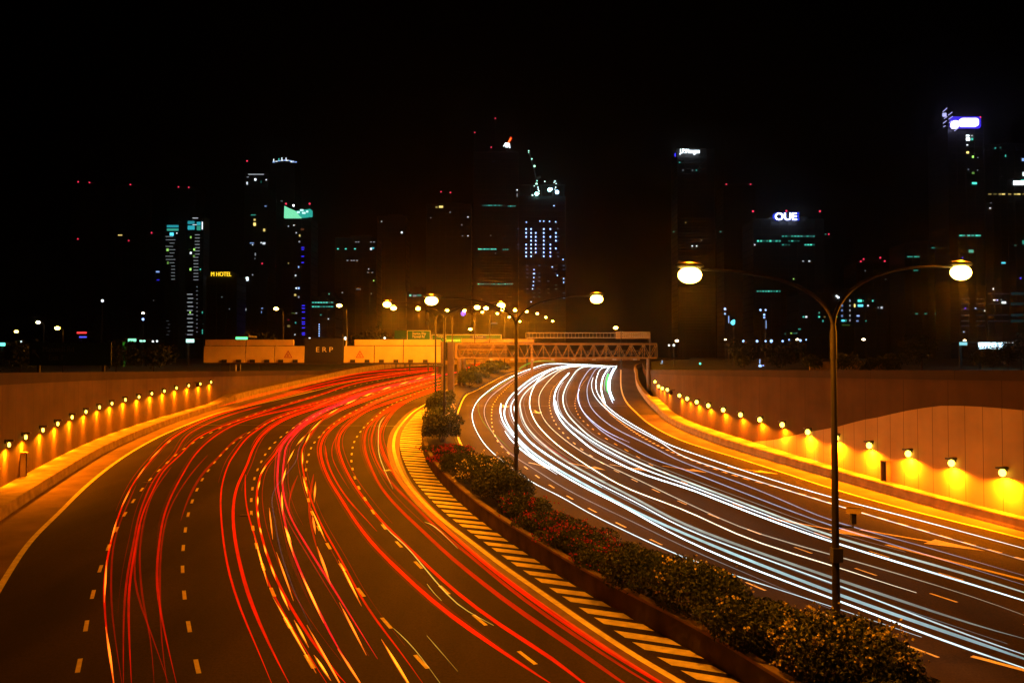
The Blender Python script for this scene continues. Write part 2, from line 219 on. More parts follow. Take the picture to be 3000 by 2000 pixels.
            ('R24', [(-10.8, 201.24), (-9.06, 222.38), (-6.77, 243.72)], 0.3, 0.7, 'r', 0.8), ('R25', [(-9.65, 179.87), (-8.3, 195.06), (-6.64, 224.35)], 0.3, 0.6, 'r', 0.8),
            ('R26', [(-12.74, 59.43), (-10.87, 49.63), (-9.25, 42.92), (-7.9, 38.05)], 0.11, 0.35, 'r', 0.8), ('R27', [(-13.63, 58.85), (-12.61, 52.67), (-11.48, 47.67)], 0.12, 0.3, 'r', 0.8),
            ('R28', [(-6.71, 31.19), (-7.64, 33.8), (-9.09, 38.05), (-10.24, 41.73)], 0.16, 0.06, 'p', 0.8),
            ('N1', [(-17.64, 78.75), (-16.46, 71.27), (-15.18, 65.09), (-13.72, 53.13), (-11.85, 46.21), (-9.82, 39.29), (-8.01, 33.8), (-6.22, 28.96)], 0.045, 0.03, 'n', 0.8),
            ('Y1', [(-13.51, 98.07), (-12.98, 90.65), (-11.39, 78.75), (-9.9, 68.82), (-8.54, 61.75), (-6.95, 53.99)], 0.045, 0.7, 'yy', 0.8),
            ('Y2', [(-6.29, 44.83), (-5.54, 42.32), (-4.74, 40.61), (-3.53, 36.67), (-2.21, 32.45), (-1.52, 30.88), (-0.58, 29.38)], 0.04, 0.8, 'yy', 0.8),
            ('Y3', [(-4.22, 44.83), (-3.71, 44.18), (-2.89, 41.45), (-2.32, 39.55)], 0.04, 0.8, 'yy', 0.8), ('Y4', [(-3.12, 34.09), (-2.82, 33.07), (-2.43, 32.02)], 0.04, 0.8, 'yy', 0.8),
            ('Y5', [(-2.6, 28.42), (-2.26, 27.52), (-1.91, 26.62), (-1.49, 25.5)], 0.03, 0.5, 'yy', 0.8), ('Y6', [(-3.71, 29.1), (-3.12, 27.9), (-2.54, 26.44), (-1.9, 24.65)], 0.03, 0.7, 'yy', 0.8)],
 'wall_l': [(-14, 0), (-20, 14), (-24.8, 30), (-27.4, 42), (-29.2, 50), (-30.4, 54.6), (-31.6, 59.7), (-32.8, 64.8), (-35.3, 76.9), (-37.0, 90.9), (-37.7, 103), (-38.3, 119), (-38.6, 132), (-38.4, 150), (-37.6, 180),
            (-36.4, 215), (-33, 238), (-24, 256), (-8, 272), (14, 286), (40, 296)],
 'wall_r': [(46.5, 0), (38.5, 15), (32.4, 30), (28.6, 40), (25.9, 46.9), (23.6, 57.2), (22.1, 65.1), (19.9, 79.5), (18.5, 91), (18.1, 98.1), (18.6, 110), (19.8, 126), (23, 153), (28.8, 200), (33.4, 234), (39.6, 252),
            (50, 262)]}
CITY = [('residential_tower', 'unlit slab tower farthest left with two red roof beacons', -374.22, -353.88, 167.4, 780, 24, [(-368.62, 120.94, 1.16, 1.16, 'r', 0.8)], [(-371.21, 170.56), (-361.56, 169.97)], 'slab'),
 ('residential_tower', 'unlit slab tower with one red roof beacon and a tiny yellow sign', -341.32, -320.14, 167.35, 790, 24, [(-336.99, 125.6, 3.51, 0.88, 'y', 0.8), (-329.59, 120.89, 1.17, 1.17, 'r', 0.7)],
  [(-330.66, 170.23)], 'slab'),
 ('residential_tower', 'unlit slab tower with two red roof beacons behind the twin teal topped towers', -299.14, -276.49, 167.24, 800, 24, [], [(-292.57, 170.14), (-283.58, 169.83)], 'slab'),
 ('apartment_tower', 'dark tower with a red side light left of the twin teal topped towers', -275.83, -263.77, 110.79, 690, 22,
  [(-265.78, 83.45, 2.56, 1.02, 'b', 0.8), (-265.45, 77.29, 2.04, 0.77, 'B', 0.6), (-268.59, 61.9, 0.77, 0.77, 'w', 0.2)], [(-272.55, 113.45)], 'slab'),
 ('apartment_tower', 'left of the twin towers, lower, with a boxy teal lit crown and faint floor stripes', -241.41, -232.12, 110.9, 640, 12,
  [(-236.41, 109.85, 8.06, 1.66, 'c', 0.8), (-236.39, 107.46, 8.06, 1.42, 't', 0.55), (-237.06, 104.35, 2.61, 2.13, 'u', 1.0), (-233.5, 105.07, 0.71, 0.71, 'w', 0.9), (-239.79, 93.38, 1.42, 1.66, 'g', 0.8),
   (-239.45, 84.32, 1.19, 1.66, 'g', 0.4), (-238.71, 102.68, 5.21, 0.38, 'k', 0.55), (-237.73, 100.39, 6.64, 0.38, 'k', 0.55), (-236.75, 98.1, 3.32, 0.38, 'k', 0.55), (-238.63, 95.81, 5.21, 0.38, 'k', 0.55),
   (-237.65, 93.52, 6.64, 0.38, 'k', 0.55), (-236.68, 91.23, 3.32, 0.38, 'k', 0.55), (-238.55, 88.94, 5.21, 0.38, 'k', 0.55), (-237.58, 86.65, 6.64, 0.38, 'k', 0.55), (-236.6, 84.37, 3.32, 0.38, 'k', 0.55),
   (-235.86, 82.08, 2.61, 0.38, 'k', 0.55), (-235.83, 79.79, 2.61, 0.38, 'k', 0.55), (-235.81, 77.5, 2.61, 0.38, 'k', 0.55), (-235.78, 75.22, 2.61, 0.38, 'k', 0.55), (-235.76, 72.93, 2.61, 0.38, 'k', 0.55),
   (-239.22, 43.89, 1.9, 0.47, 'k', 0.25), (-238.25, 41.51, 1.9, 0.47, 'k', 0.25), (-239.17, 39.14, 1.9, 0.47, 'k', 0.25), (-238.19, 36.77, 1.9, 0.47, 'k', 0.25), (-239.11, 34.4, 1.9, 0.47, 'k', 0.25)],
  [], 'slab'),
 ('apartment_tower', 'right of the twin towers, taller, with a curved teal lit crown and white floor stripes', -223.63, -211.67, 114.5, 630, 12,
  [(-220.1, 110.87, 4.67, 2.1, 'c', 0.75), (-220.06, 107.34, 4.67, 2.8, 'c', 0.95), (-214.94, 110.17, 2.57, 2.33, 'c', 0.9), (-214.91, 107.11, 2.57, 3.03, 't', 0.5), (-212.47, 108.75, 0.58, 5.13, 'w', 1.1),
   (-217.32, 113.93, 3.73, 0.37, 'w', 0.7), (-217.74, 109.34, 2.8, 0.33, 'w', 0.9), (-220.23, 100.76, 0.93, 1.4, 'g', 0.7), (-217.8, 92.31, 1.17, 1.4, 'g', 0.9), (-220.11, 89.96, 1.17, 1.4, 'w', 1),
   (-217.98, 87.85, 1.17, 1.17, 'g', 0.5), (-220.22, 78.7, 1.17, 1.63, 'g', 0.9), (-213.44, 78.7, 0.7, 1.17, 't', 0.7), (-220.84, 92.31, 1.87, 0.93, 'g', 0.12), (-215.8, 102.41, 3.27, 0.37, 'w', 0.42),
   (-215.77, 100.2, 3.27, 0.37, 'w', 0.42), (-215.75, 97.99, 3.27, 0.37, 'w', 0.42), (-215.73, 95.78, 3.27, 0.37, 'w', 0.42), (-215.7, 93.58, 3.27, 0.37, 'w', 0.42), (-215.68, 91.37, 3.27, 0.37, 'w', 0.42),
   (-215.66, 89.16, 3.27, 0.37, 'w', 0.42), (-216.57, 86.96, 3.27, 0.37, 'w', 0.42), (-216.55, 84.75, 3.27, 0.37, 'w', 0.42), (-216.52, 82.55, 3.27, 0.37, 'w', 0.42), (-216.5, 80.34, 3.27, 0.37, 'w', 0.42),
   (-216.48, 78.14, 3.27, 0.37, 'w', 0.42), (-216.45, 75.93, 3.27, 0.37, 'w', 0.42), (-216.43, 73.73, 3.27, 0.37, 'w', 0.42), (-216.41, 71.53, 3.27, 0.37, 'w', 0.42), (-220.51, 61.6, 3.73, 0.47, 'w', 0.5),
   (-220.01, 58.84, 3.73, 0.47, 'w', 0.5), (-220.45, 56.08, 3.73, 0.47, 'w', 0.5), (-219.95, 53.32, 3.73, 0.47, 'w', 0.5), (-220.39, 50.56, 3.73, 0.47, 'w', 0.5), (-219.89, 47.8, 3.73, 0.47, 'w', 0.5),
   (-220.33, 45.04, 3.73, 0.47, 'w', 0.5), (-219.83, 42.28, 3.73, 0.47, 'w', 0.5), (-220.27, 39.53, 3.73, 0.47, 'w', 0.5), (-219.77, 36.77, 3.73, 0.47, 'w', 0.5), (-220.21, 34.02, 3.73, 0.47, 'w', 0.5),
   (-220.14, 49.2, 0.93, 1.4, 'g', 0.8), (-215.66, 66.75, 0.93, 0.47, 'k', 0.5), (-215.63, 63.94, 0.93, 0.47, 'k', 0.5), (-215.6, 61.13, 0.93, 0.47, 'k', 0.5), (-215.57, 58.32, 0.93, 0.47, 'k', 0.5),
   (-215.54, 55.51, 0.93, 0.47, 'k', 0.5), (-215.51, 52.71, 0.93, 0.47, 'k', 0.5), (-215.48, 49.9, 0.93, 0.47, 'k', 0.5), (-215.45, 47.1, 0.93, 0.47, 'k', 0.5), (-215.42, 44.29, 0.93, 0.47, 'k', 0.5),
   (-215.39, 41.49, 0.93, 0.47, 'k', 0.5), (-215.36, 38.69, 0.93, 0.47, 'k', 0.5), (-215.33, 35.88, 0.93, 0.47, 'k', 0.5), (-211.74, 49.2, 0.58, 1.4, 't', 0.6), (-211.61, 36.82, 0.58, 1.4, 't', 0.6),
   (-211.59, 35.18, 0.58, 1.4, 't', 0.6)],
  [], 'slab'),
 ('hotel_building', 'dark hotel block carrying a yellow rooftop name sign', -172.63, -155.64, 62.3, 520, 18,
  [(-146.6, 63.6, 0.58, 0.58, 'w', 0.5), (-163.83, 51.04, 0.58, 0.58, 'k', 0.4), (-159.53, 44.28, 0.58, 0.58, 'k', 0.4)], [], 'slab'),
 ('office_tower', 'narrow dark tower with a white outlined open crown left of the domed tower', -201.06, -183.58, 157.25, 690, 24,
  [(-192.66, 156.87, 11.76, 0.41, 'w', 0.6), (-193.14, 152.99, 1.28, 1.53, 'w', 1.3), (-184.92, 152.73, 0.77, 0.77, 'w', 1), (-199.28, 150.15, 1.02, 2.04, 'w', 0.8), (-198.81, 154.8, 1.53, 0.51, 'k', 0.6),
   (-188.76, 151.18, 0.77, 1.53, 't', 0.3), (-194.45, 126.16, 3.58, 0.61, 't', 0.5), (-193.4, 122.55, 1.28, 1.28, 'y', 0.8), (-193.37, 119.2, 1.79, 2.3, 'y', 1), (-186.15, 114.82, 1.53, 2.04, 'y', 0.7),
   (-195.3, 105.04, 3.07, 0.77, 'b', 0.6), (-194.77, 103.75, 0.77, 0.77, 'w', 0.8), (-188.38, 105.3, 0.77, 1.02, 'w', 0.8), (-186.32, 104.78, 2.04, 1.53, 'w', 0.8), (-185.56, 105.3, 0.77, 0.51, 'w', 0.9),
   (-192.66, 96.55, 0.77, 2.04, 'w', 0.4), (-192.89, 93.47, 0.77, 0.77, 'w', 0.3), (-198.65, 78.06, 2.04, 2.81, 'w', 1.1), (-199.47, 55.24, 0.51, 2.04, 'w', 0.7), (-187.2, 56.01, 1.28, 0.51, 'b', 0.8),
   (-187.69, 53.19, 0.51, 1.53, 'b', 0.6), (-187.48, 89.62, 1.02, 1.02, 'r', 0.8), (-185.27, 132.86, 1.53, 0.77, 'b', 0.6)],
  [(-200.76, 168.0)], 'slab'),
 ('office_tower', 'tall dark tower with an arc of white lights round its top', -200.0, -180.17, 180.74, 760, 26,
  [(-197.59, 182.03, 1.97, 0.84, 'b', 0.8), (-195.33, 182.58, 1.97, 0.84, 'w', 0.8), (-193.07, 183.04, 1.97, 0.84, 'b', 0.8), (-190.81, 183.35, 1.97, 0.84, 'w', 0.8), (-188.54, 183.46, 1.97, 0.84, 'b', 0.8),
   (-186.28, 183.35, 1.97, 0.84, 'w', 0.8), (-184.01, 183.04, 1.97, 0.84, 'b', 0.8), (-181.74, 182.58, 1.97, 0.84, 'w', 0.8), (-179.48, 182.03, 1.97, 0.84, 'b', 0.8), (-197.6, 183.46, 0.68, 2.25, 'w', 1),
   (-193.36, 184.03, 0.68, 2.25, 't', 0.8), (-190.82, 184.6, 0.68, 2.25, 'w', 1), (-187.42, 184.31, 0.68, 2.53, 'w', 1), (-183.16, 182.32, 0.84, 1.13, 'w', 1), (-181.74, 182.32, 0.84, 1.41, 'b', 0.9),
   (-198.46, 148.46, 1.13, 0.56, 'w', 0.4), (-195.63, 149.03, 1.13, 0.56, 'w', 0.4), (-190.83, 149.6, 1.69, 0.56, 'w', 0.3), (-195.7, 157.84, 0.84, 1.41, 'k', 0.5), (-195.49, 95.44, 0.84, 0.84, 'r', 0.5),
   (-195.71, 87.52, 1.41, 0.56, 'w', 0.3)],
  [], 'dome'),
 ('office_tower', 'dark tower with a glowing green glass wedge crown and blue side bars', -149.57, -131.49, 108.85, 600, 22,
  [(-140.88, 99.35, 0.67, 0.67, 'w', 0.7), (-138.64, 97.56, 0.89, 1.33, 'y', 0.7), (-138.83, 93.53, 0.89, 0.89, 'w', 0.5), (-136.88, 101.58, 2.22, 1.11, 'o', 0.25), (-146.04, 103.6, 0.67, 0.67, 'w', 0.6),
   (-142.48, 104.27, 0.67, 0.67, 'w', 0.9), (-139.16, 76.99, 0.67, 1.11, 'b', 0.9), (-141.12, 71.41, 0.89, 0.89, 'w', 0.8), (-140.62, 63.15, 0.89, 0.89, 'w', 1), (-139.06, 63.15, 1.11, 1.11, 'b', 1),
   (-141.26, 58.69, 1.33, 1.33, 'y', 0.6), (-139.02, 57.36, 0.89, 1.11, 'w', 0.4), (-145.86, 79.45, 0.67, 0.89, 'y', 0.4), (-145.33, 38.43, 1.78, 1.33, 'y', 0.35), (-145.58, 42.44, 1.11, 0.89, 'r', 0.3),
   (-140.5, 46.89, 0.89, 0.67, 'w', 0.5), (-141.29, 32.87, 0.67, 0.67, 'w', 0.8), (-140.9, 40.66, 0.89, 1.11, 't', 0.5), (-142.73, 46.89, 1.78, 0.44, 'g', 0.3), (-136.58, 89.73, 1.78, 0.49, 'B', 0.9),
   (-136.57, 88.38, 1.78, 0.49, 'B', 0.9), (-136.54, 83.91, 1.78, 0.49, 'B', 0.9), (-136.51, 79.89, 1.78, 0.49, 'B', 0.9), (-135.87, 51.79, 2.0, 0.49, 'B', 0.9), (-135.86, 50.0, 2.0, 0.49, 'B', 0.9),
   (-135.84, 47.55, 2.0, 0.49, 'B', 0.9), (-135.81, 43.55, 2.0, 0.49, 'B', 0.9), (-135.79, 41.1, 2.0, 0.49, 'B', 0.9), (-135.78, 39.77, 2.0, 0.49, 'B', 0.9), (-135.77, 37.32, 2.0, 0.49, 'B', 0.9),
   (-135.74, 33.98, 2.0, 0.49, 'B', 0.9), (-135.74, 32.87, 2.0, 0.49, 'B', 0.9)],
  [(-148.84, 119.22), (-133.33, 119.22)], 'wedge'),
 ('office_block', 'low dark block with two teal window rows and a column of blue dots', -91.64, -80.73, 42.71, 420, 18,
  [(-90.72, 40.64, 0.93, 0.47, 't', 0.67), (-89.47, 40.64, 0.93, 0.47, 't', 0.75), (-88.23, 40.64, 0.93, 0.47, 't', 0.78), (-86.99, 40.64, 0.93, 0.47, 't', 0.87), (-85.74, 40.64, 0.93, 0.47, 't', 0.74),
   (-84.5, 40.64, 0.93, 0.47, 't', 0.85), (-83.25, 40.64, 0.93, 0.47, 't', 0.32), (-82.01, 40.64, 0.93, 0.47, 't', 0.58), (-90.71, 38.77, 0.93, 0.47, 't', 0.87), (-89.46, 38.77, 0.93, 0.47, 't', 0.69),
   (-88.22, 38.77, 0.93, 0.47, 't', 0.84), (-86.97, 38.77, 0.93, 0.47, 't', 0.37), (-85.73, 38.77, 0.93, 0.47, 't', 0.58), (-84.48, 38.77, 0.93, 0.47, 't', 0.45), (-83.24, 38.77, 0.93, 0.47, 't', 0.63),
   (-81.99, 38.77, 0.93, 0.47, 't', 0.64), (-87.85, 30.67, 0.37, 0.47, 'b', 1.2), (-87.85, 29.63, 0.37, 0.47, 'b', 1.2), (-87.84, 28.59, 0.37, 0.47, 'b', 1.2), (-87.83, 27.54, 0.37, 0.47, 'b', 1.2),
   (-87.83, 26.5, 0.37, 0.47, 'b', 1.2), (-87.82, 25.46, 0.37, 0.47, 'b', 1.2), (-83.43, 44.54, 0.47, 0.47, 't', 0.7), (-87.11, 35.03, 0.62, 0.47, 't', 0.5), (-83.67, 33.16, 0.47, 0.47, 'w', 0.8),
   (-77.36, 45.16, 0.62, 0.47, 'w', 0.4)],
  [], 'slab'),
 ('office_block', 'wide dark block with small scattered teal windows left of centre', -130.97, -100.12, 107.3, 680, 26,
  [(-128.79, 99.35, 1.26, 0.76, 't', 0.9), (-122.98, 99.35, 1.26, 0.76, 't', 0.9), (-116.16, 99.35, 1.26, 0.76, 't', 0.9), (-104.29, 99.35, 1.26, 1.51, 'w', 1), (-102.78, 99.86, 1.51, 1.26, 'c', 1),
   (-115.43, 104.42, 1.26, 0.5, 'k', 0.7), (-113.66, 104.42, 1.26, 0.5, 'k', 0.7), (-104.32, 104.42, 1.26, 0.5, 'k', 0.7), (-102.04, 104.42, 1.26, 0.5, 'k', 0.7), (-121.67, 90.74, 1.26, 0.5, 'w', 0.5),
   (-118.64, 90.74, 1.26, 0.5, 'w', 0.5), (-116.87, 90.74, 1.26, 0.5, 'w', 0.5), (-114.6, 90.74, 1.26, 0.5, 'w', 0.5), (-106.48, 81.88, 1.01, 0.5, 'w', 0.4), (-103.2, 81.88, 1.01, 0.5, 'w', 0.4),
   (-102.17, 75.81, 0.76, 0.76, 'g', 1), (-105.99, 84.41, 0.76, 0.76, 'w', 0.6), (-103.89, 66.2, 0.5, 0.5, 'w', 0.6), (-113.48, 69.49, 3.53, 0.5, 'k', 0.5)],
  [], 'slab'),
 ('office_tower', 'slim unlit tower with two lone pale lights behind the left street lamps', -105.55, -83.05, 129.7, 720, 24,
  [(-102.24, 126.1, 0.8, 0.8, 'w', 0.6), (-86.42, 117.5, 1.33, 1.33, 'w', 1), (-83.83, 68.17, 0.8, 0.8, 't', 0.3), (-96.23, 96.3, 0.8, 0.8, 'k', 0.3)], [], 'slab'),
 ('office_tower', 'dark tower with a yellow lit top window and two red beacons', -74.45, -35.74, 153.77, 800, 28,
  [(-65.76, 151.56, 1.78, 1.48, 'y', 0.4), (-61.89, 151.86, 3.56, 1.78, 'y', 0.9), (-53.85, 147.08, 1.19, 0.89, 'k', 0.5), (-38.37, 142.9, 0.89, 0.89, 'w', 0.9), (-38.35, 126.47, 0.89, 0.89, 'w', 0.9),
   (-43.71, 136.02, 0.89, 1.19, 'k', 0.5), (-43.1, 126.47, 1.48, 0.59, 'k', 0.4), (-70.79, 142.3, 0.89, 0.89, 'k', 0.4)],
  [(-62.28, 165.92), (-53.89, 165.32)], 'slab'),
 ('office_block', 'unlit low block with one short teal window row over the median lamps', -49.15, -40.22, 45.89, 430, 16,
  [(-47.49, 44.72, 0.96, 0.8, 't', 0.8), (-45.42, 44.56, 1.59, 0.64, 'w', 0.4), (-43.35, 44.72, 1.91, 0.64, 't', 0.45)], [], 'slab'),
 ('office_tower', 'tallest central dark tower with a red and white rooftop emblem and three teal rows', -30.91, 4.97, 185.14, 740, 32,
  [(-23.39, 142.32, 1.37, 0.66, 't', 0.26), (-21.74, 142.32, 1.37, 0.66, 't', 0.37), (-20.09, 142.32, 1.37, 0.66, 't', 0.4), (-18.44, 142.32, 1.37, 0.66, 't', 0.75), (-16.79, 142.32, 1.37, 0.66, 't', 0.67),
   (-15.14, 142.32, 1.37, 0.66, 't', 0.34), (-13.49, 142.32, 1.37, 0.66, 't', 0.69), (-11.83, 142.32, 1.37, 0.66, 't', 0.33), (-10.18, 142.32, 1.37, 0.66, 't', 0.59), (-8.53, 142.32, 1.37, 0.66, 't', 0.32),
   (-2.75, 141.77, 1.37, 0.66, 't', 0.4), (-1.1, 141.77, 1.37, 0.66, 't', 0.75), (0.55, 141.77, 1.37, 0.66, 't', 0.48), (2.2, 141.77, 1.37, 0.66, 't', 0.49), (-26.66, 106.97, 1.37, 0.71, 't', 0.99),
   (-25.17, 106.97, 1.37, 0.71, 't', 0.92), (-23.69, 106.97, 1.37, 0.71, 't', 0.57), (-22.21, 106.97, 1.37, 0.71, 't', 0.98), (-20.72, 106.97, 1.37, 0.71, 't', 0.72), (-19.24, 106.97, 1.37, 0.71, 't', 0.81),
   (-17.75, 106.97, 1.37, 0.71, 't', 0.52), (-16.27, 106.97, 1.37, 0.71, 't', 0.96), (-14.79, 106.97, 1.37, 0.71, 't', 0.81), (-13.3, 106.97, 1.37, 0.71, 't', 0.98), (-6.87, 106.69, 1.37, 0.71, 't', 0.5),
   (-5.22, 106.69, 1.37, 0.71, 't', 0.5), (-3.57, 106.69, 1.37, 0.71, 't', 0.5), (-26.9, 78.87, 1.37, 0.71, 't', 0.91), (-25.12, 78.87, 1.37, 0.71, 't', 0.44), (-23.33, 78.87, 1.37, 0.71, 't', 0.49),
   (-21.55, 78.87, 1.37, 0.71, 't', 0.33), (-19.76, 78.87, 1.37, 0.71, 't', 0.32), (-17.98, 78.87, 1.37, 0.71, 't', 0.25), (-16.2, 78.87, 1.37, 0.71, 't', 0.44), (-14.41, 78.87, 1.37, 0.71, 't', 0.68),
   (-12.63, 78.87, 1.37, 0.71, 't', 0.2), (-10.84, 78.87, 1.37, 0.71, 't', 0.74), (-9.06, 78.87, 1.37, 0.71, 't', 0.47), (-7.27, 78.87, 1.37, 0.71, 't', 0.45), (-5.49, 78.87, 1.37, 0.71, 't', 0.85),
   (-3.71, 78.87, 1.37, 0.71, 't', 0.58), (-1.92, 78.87, 1.37, 0.71, 't', 0.45), (-0.14, 78.87, 1.37, 0.71, 't', 0.58), (-13.19, 102.83, 26.31, 0.27, 'k', 0.05), (-13.19, 100.68, 26.31, 0.27, 'k', 0.05),
   (-13.19, 98.53, 26.31, 0.27, 'k', 0.05), (-13.19, 96.38, 26.31, 0.27, 'k', 0.05), (-13.18, 94.23, 26.31, 0.27, 'k', 0.05), (-13.18, 92.08, 26.31, 0.27, 'k', 0.05), (-13.18, 89.94, 26.31, 0.27, 'k', 0.05),
   (-13.18, 87.79, 26.31, 0.27, 'k', 0.05), (-13.18, 85.64, 26.31, 0.27, 'k', 0.05), (-13.18, 83.49, 26.31, 0.27, 'k', 0.05), (-13.18, 81.35, 26.31, 0.27, 'k', 0.05), (-13.18, 79.2, 26.31, 0.27, 'k', 0.05),
   (-13.18, 77.05, 26.31, 0.27, 'k', 0.05), (-13.17, 74.91, 26.31, 0.27, 'k', 0.05), (-13.17, 72.76, 26.31, 0.27, 'k', 0.05), (-13.17, 70.62, 26.31, 0.27, 'k', 0.05), (-13.17, 68.47, 26.31, 0.27, 'k', 0.05),
   (-13.17, 66.33, 26.31, 0.27, 'k', 0.05), (-13.17, 64.18, 26.31, 0.27, 'k', 0.05), (-13.17, 62.04, 26.31, 0.27, 'k', 0.05), (-14.61, 177.78, 2.74, 0.55, 'b', 0.12), (-17.05, 118.0, 0.55, 0.55, 'w', 0.5),
   (-13.19, 103.66, 0.55, 0.55, 'w', 0.5), (4.13, 150.62, 0.55, 2.74, 'w', 0.4), (4.13, 154.78, 0.82, 0.82, 'w', 1.2), (-14.26, 47.27, 4.93, 0.55, 'k', 0.4)],
  [(-30.26, 202.85), (-16.93, 190.55), (-13.61, 214.33)], 'slab'),
 ('unfinished_tower', 'half built tower with a grid of blue white work lights', 4.62, 36.01, 127.22, 620, 30,
  [(9.56, 104.87, 0.78, 0.87, 'b', 1.6), (12.9, 104.87, 0.78, 0.87, 'b', 1.6), (21.43, 104.87, 0.78, 0.87, 'b', 1.6), (25.92, 104.87, 0.78, 0.87, 'b', 1.6), (4.15, 104.87, 1.61, 0.46, 'b', 0.25),
   (31.1, 104.87, 1.61, 0.46, 'b', 0.25), (9.56, 102.23, 0.78, 0.87, 'b', 1.6), (12.9, 102.23, 0.78, 0.87, 'b', 1.6), (16.01, 102.23, 0.78, 0.87, 'b', 1.6), (21.42, 102.23, 0.78, 0.87, 'b', 1.6),
   (29.6, 102.23, 0.78, 0.87, 'b', 1.6), (9.56, 99.6, 0.78, 0.87, 'b', 1.6), (12.9, 99.6, 0.78, 0.87, 'b', 1.6), (16.01, 99.6, 0.78, 0.87, 'b', 1.6), (21.42, 99.6, 0.78, 0.87, 'b', 1.6),
   (25.91, 99.6, 0.78, 0.87, 'b', 1.6), (29.6, 99.6, 0.78, 0.87, 'b', 1.6), (31.09, 99.6, 1.61, 0.46, 'b', 0.25), (12.9, 96.96, 0.78, 0.87, 'b', 1.6), (16.01, 96.96, 0.78, 0.87, 'b', 1.6),
   (21.42, 96.96, 0.78, 0.87, 'b', 1.6), (29.59, 96.96, 0.78, 0.87, 'b', 1.6), (31.09, 96.96, 1.61, 0.46, 'b', 0.25), (9.56, 94.33, 0.78, 0.87, 'b', 1.6), (12.89, 94.33, 0.78, 0.87, 'b', 1.6),
   (16.0, 94.33, 0.78, 0.87, 'b', 1.6), (21.41, 94.33, 0.78, 0.87, 'b', 1.6), (25.9, 94.33, 0.78, 0.87, 'b', 1.6), (4.14, 94.33, 1.61, 0.46, 'b', 0.25), (18.65, 94.33, 1.61, 0.46, 'b', 0.25),
   (9.55, 91.69, 0.78, 0.87, 'b', 1.6), (12.89, 91.69, 0.78, 0.87, 'b', 1.6), (16.0, 91.69, 0.78, 0.87, 'b', 1.6), (21.41, 91.69, 0.78, 0.87, 'b', 1.6), (25.9, 91.69, 0.78, 0.87, 'b', 1.6),
   (29.58, 91.69, 0.78, 0.87, 'b', 1.6), (4.14, 91.69, 1.61, 0.46, 'b', 0.25), (18.65, 91.69, 1.61, 0.46, 'b', 0.25), (9.55, 89.06, 0.78, 0.87, 'b', 1.6), (12.89, 89.06, 0.78, 0.87, 'b', 1.6),
   (16.0, 89.06, 0.78, 0.87, 'b', 1.6), (21.41, 89.06, 0.78, 0.87, 'b', 1.6), (25.9, 89.06, 0.78, 0.87, 'b', 1.6), (31.08, 89.06, 1.61, 0.46, 'b', 0.25), (9.55, 86.43, 0.78, 0.87, 'b', 1.6),
   (12.89, 86.43, 0.78, 0.87, 'b', 1.6), (21.41, 86.43, 0.78, 0.87, 'b', 1.6), (25.89, 86.43, 0.78, 0.87, 'b', 1.6), (31.07, 86.43, 1.61, 0.46, 'b', 0.25), (9.68, 109.5, 0.73, 0.69, 'b', 1.3),
   (21.43, 110.19, 0.73, 0.69, 'b', 1.3), (25.35, 109.96, 0.73, 0.69, 'b', 1.3), (29.5, 109.73, 0.73, 0.69, 'b', 1.3), (18.9, 110.19, 0.73, 0.69, 'b', 1.3), (28.36, 120.62, 0.73, 0.69, 'b', 1.3),
   (34.41, 84.3, 0.73, 0.69, 'b', 1.3), (14.84, 77.38, 0.73, 0.69, 'b', 1.3), (14.49, 74.72, 0.73, 0.69, 'b', 1.3), (15.18, 74.72, 0.73, 0.69, 'b', 1.3), (14.72, 72.07, 0.73, 0.69, 'b', 1.3),
   (14.49, 69.31, 0.73, 0.69, 'b', 1.3), (14.26, 66.77, 0.73, 0.69, 'b', 1.3), (34.84, 71.38, 0.73, 0.69, 'b', 1.3), (34.84, 68.84, 0.73, 0.69, 'b', 1.3), (30.59, 73.46, 0.73, 0.69, 'b', 1.3),
   (27.15, 79.22, 0.73, 0.69, 'b', 1.3), (12.87, 55.71, 0.73, 0.69, 'b', 1.3), (21.14, 55.71, 0.73, 0.69, 'b', 1.3), (34.94, 58.48, 0.73, 0.69, 'b', 1.3), (13.8, 64.47, 0.73, 0.69, 'b', 1.3),
   (10.35, 80.15, 1.38, 0.41, 'b', 0.25), (14.73, 80.15, 1.38, 0.41, 't', 0.16), (18.41, 80.15, 1.38, 0.41, 'b', 0.39), (29.68, 80.15, 1.38, 0.41, 't', 0.14), (34.97, 80.15, 1.38, 0.41, 'b', 0.36),
   (10.35, 77.52, 1.38, 0.41, 'b', 0.34), (29.68, 77.52, 1.38, 0.41, 'b', 0.2), (34.97, 77.52, 1.38, 0.41, 'b', 0.31), (10.35, 74.89, 1.38, 0.41, 'b', 0.3), (18.4, 74.89, 1.38, 0.41, 'b', 0.19),
   (29.67, 74.89, 1.38, 0.41, 'b', 0.3), (10.35, 72.26, 1.38, 0.41, 'b', 0.33), (18.4, 72.26, 1.38, 0.41, 'b', 0.36), (18.4, 69.63, 1.38, 0.41, 'b', 0.38), (24.38, 69.63, 1.38, 0.41, 'b', 0.32),
   (34.96, 69.63, 1.38, 0.41, 'b', 0.28), (14.72, 67.0, 1.38, 0.41, 'b', 0.34), (29.66, 67.0, 1.38, 0.41, 't', 0.24), (10.35, 64.37, 1.38, 0.41, 'b', 0.3), (14.71, 64.37, 1.38, 0.41, 't', 0.18),
   (18.39, 64.37, 1.38, 0.41, 't', 0.21), (24.37, 64.37, 1.38, 0.41, 't', 0.13), (29.66, 64.37, 1.38, 0.41, 't', 0.29), (10.34, 61.75, 1.38, 0.41, 'b', 0.12), (14.71, 61.75, 1.38, 0.41, 't', 0.23),
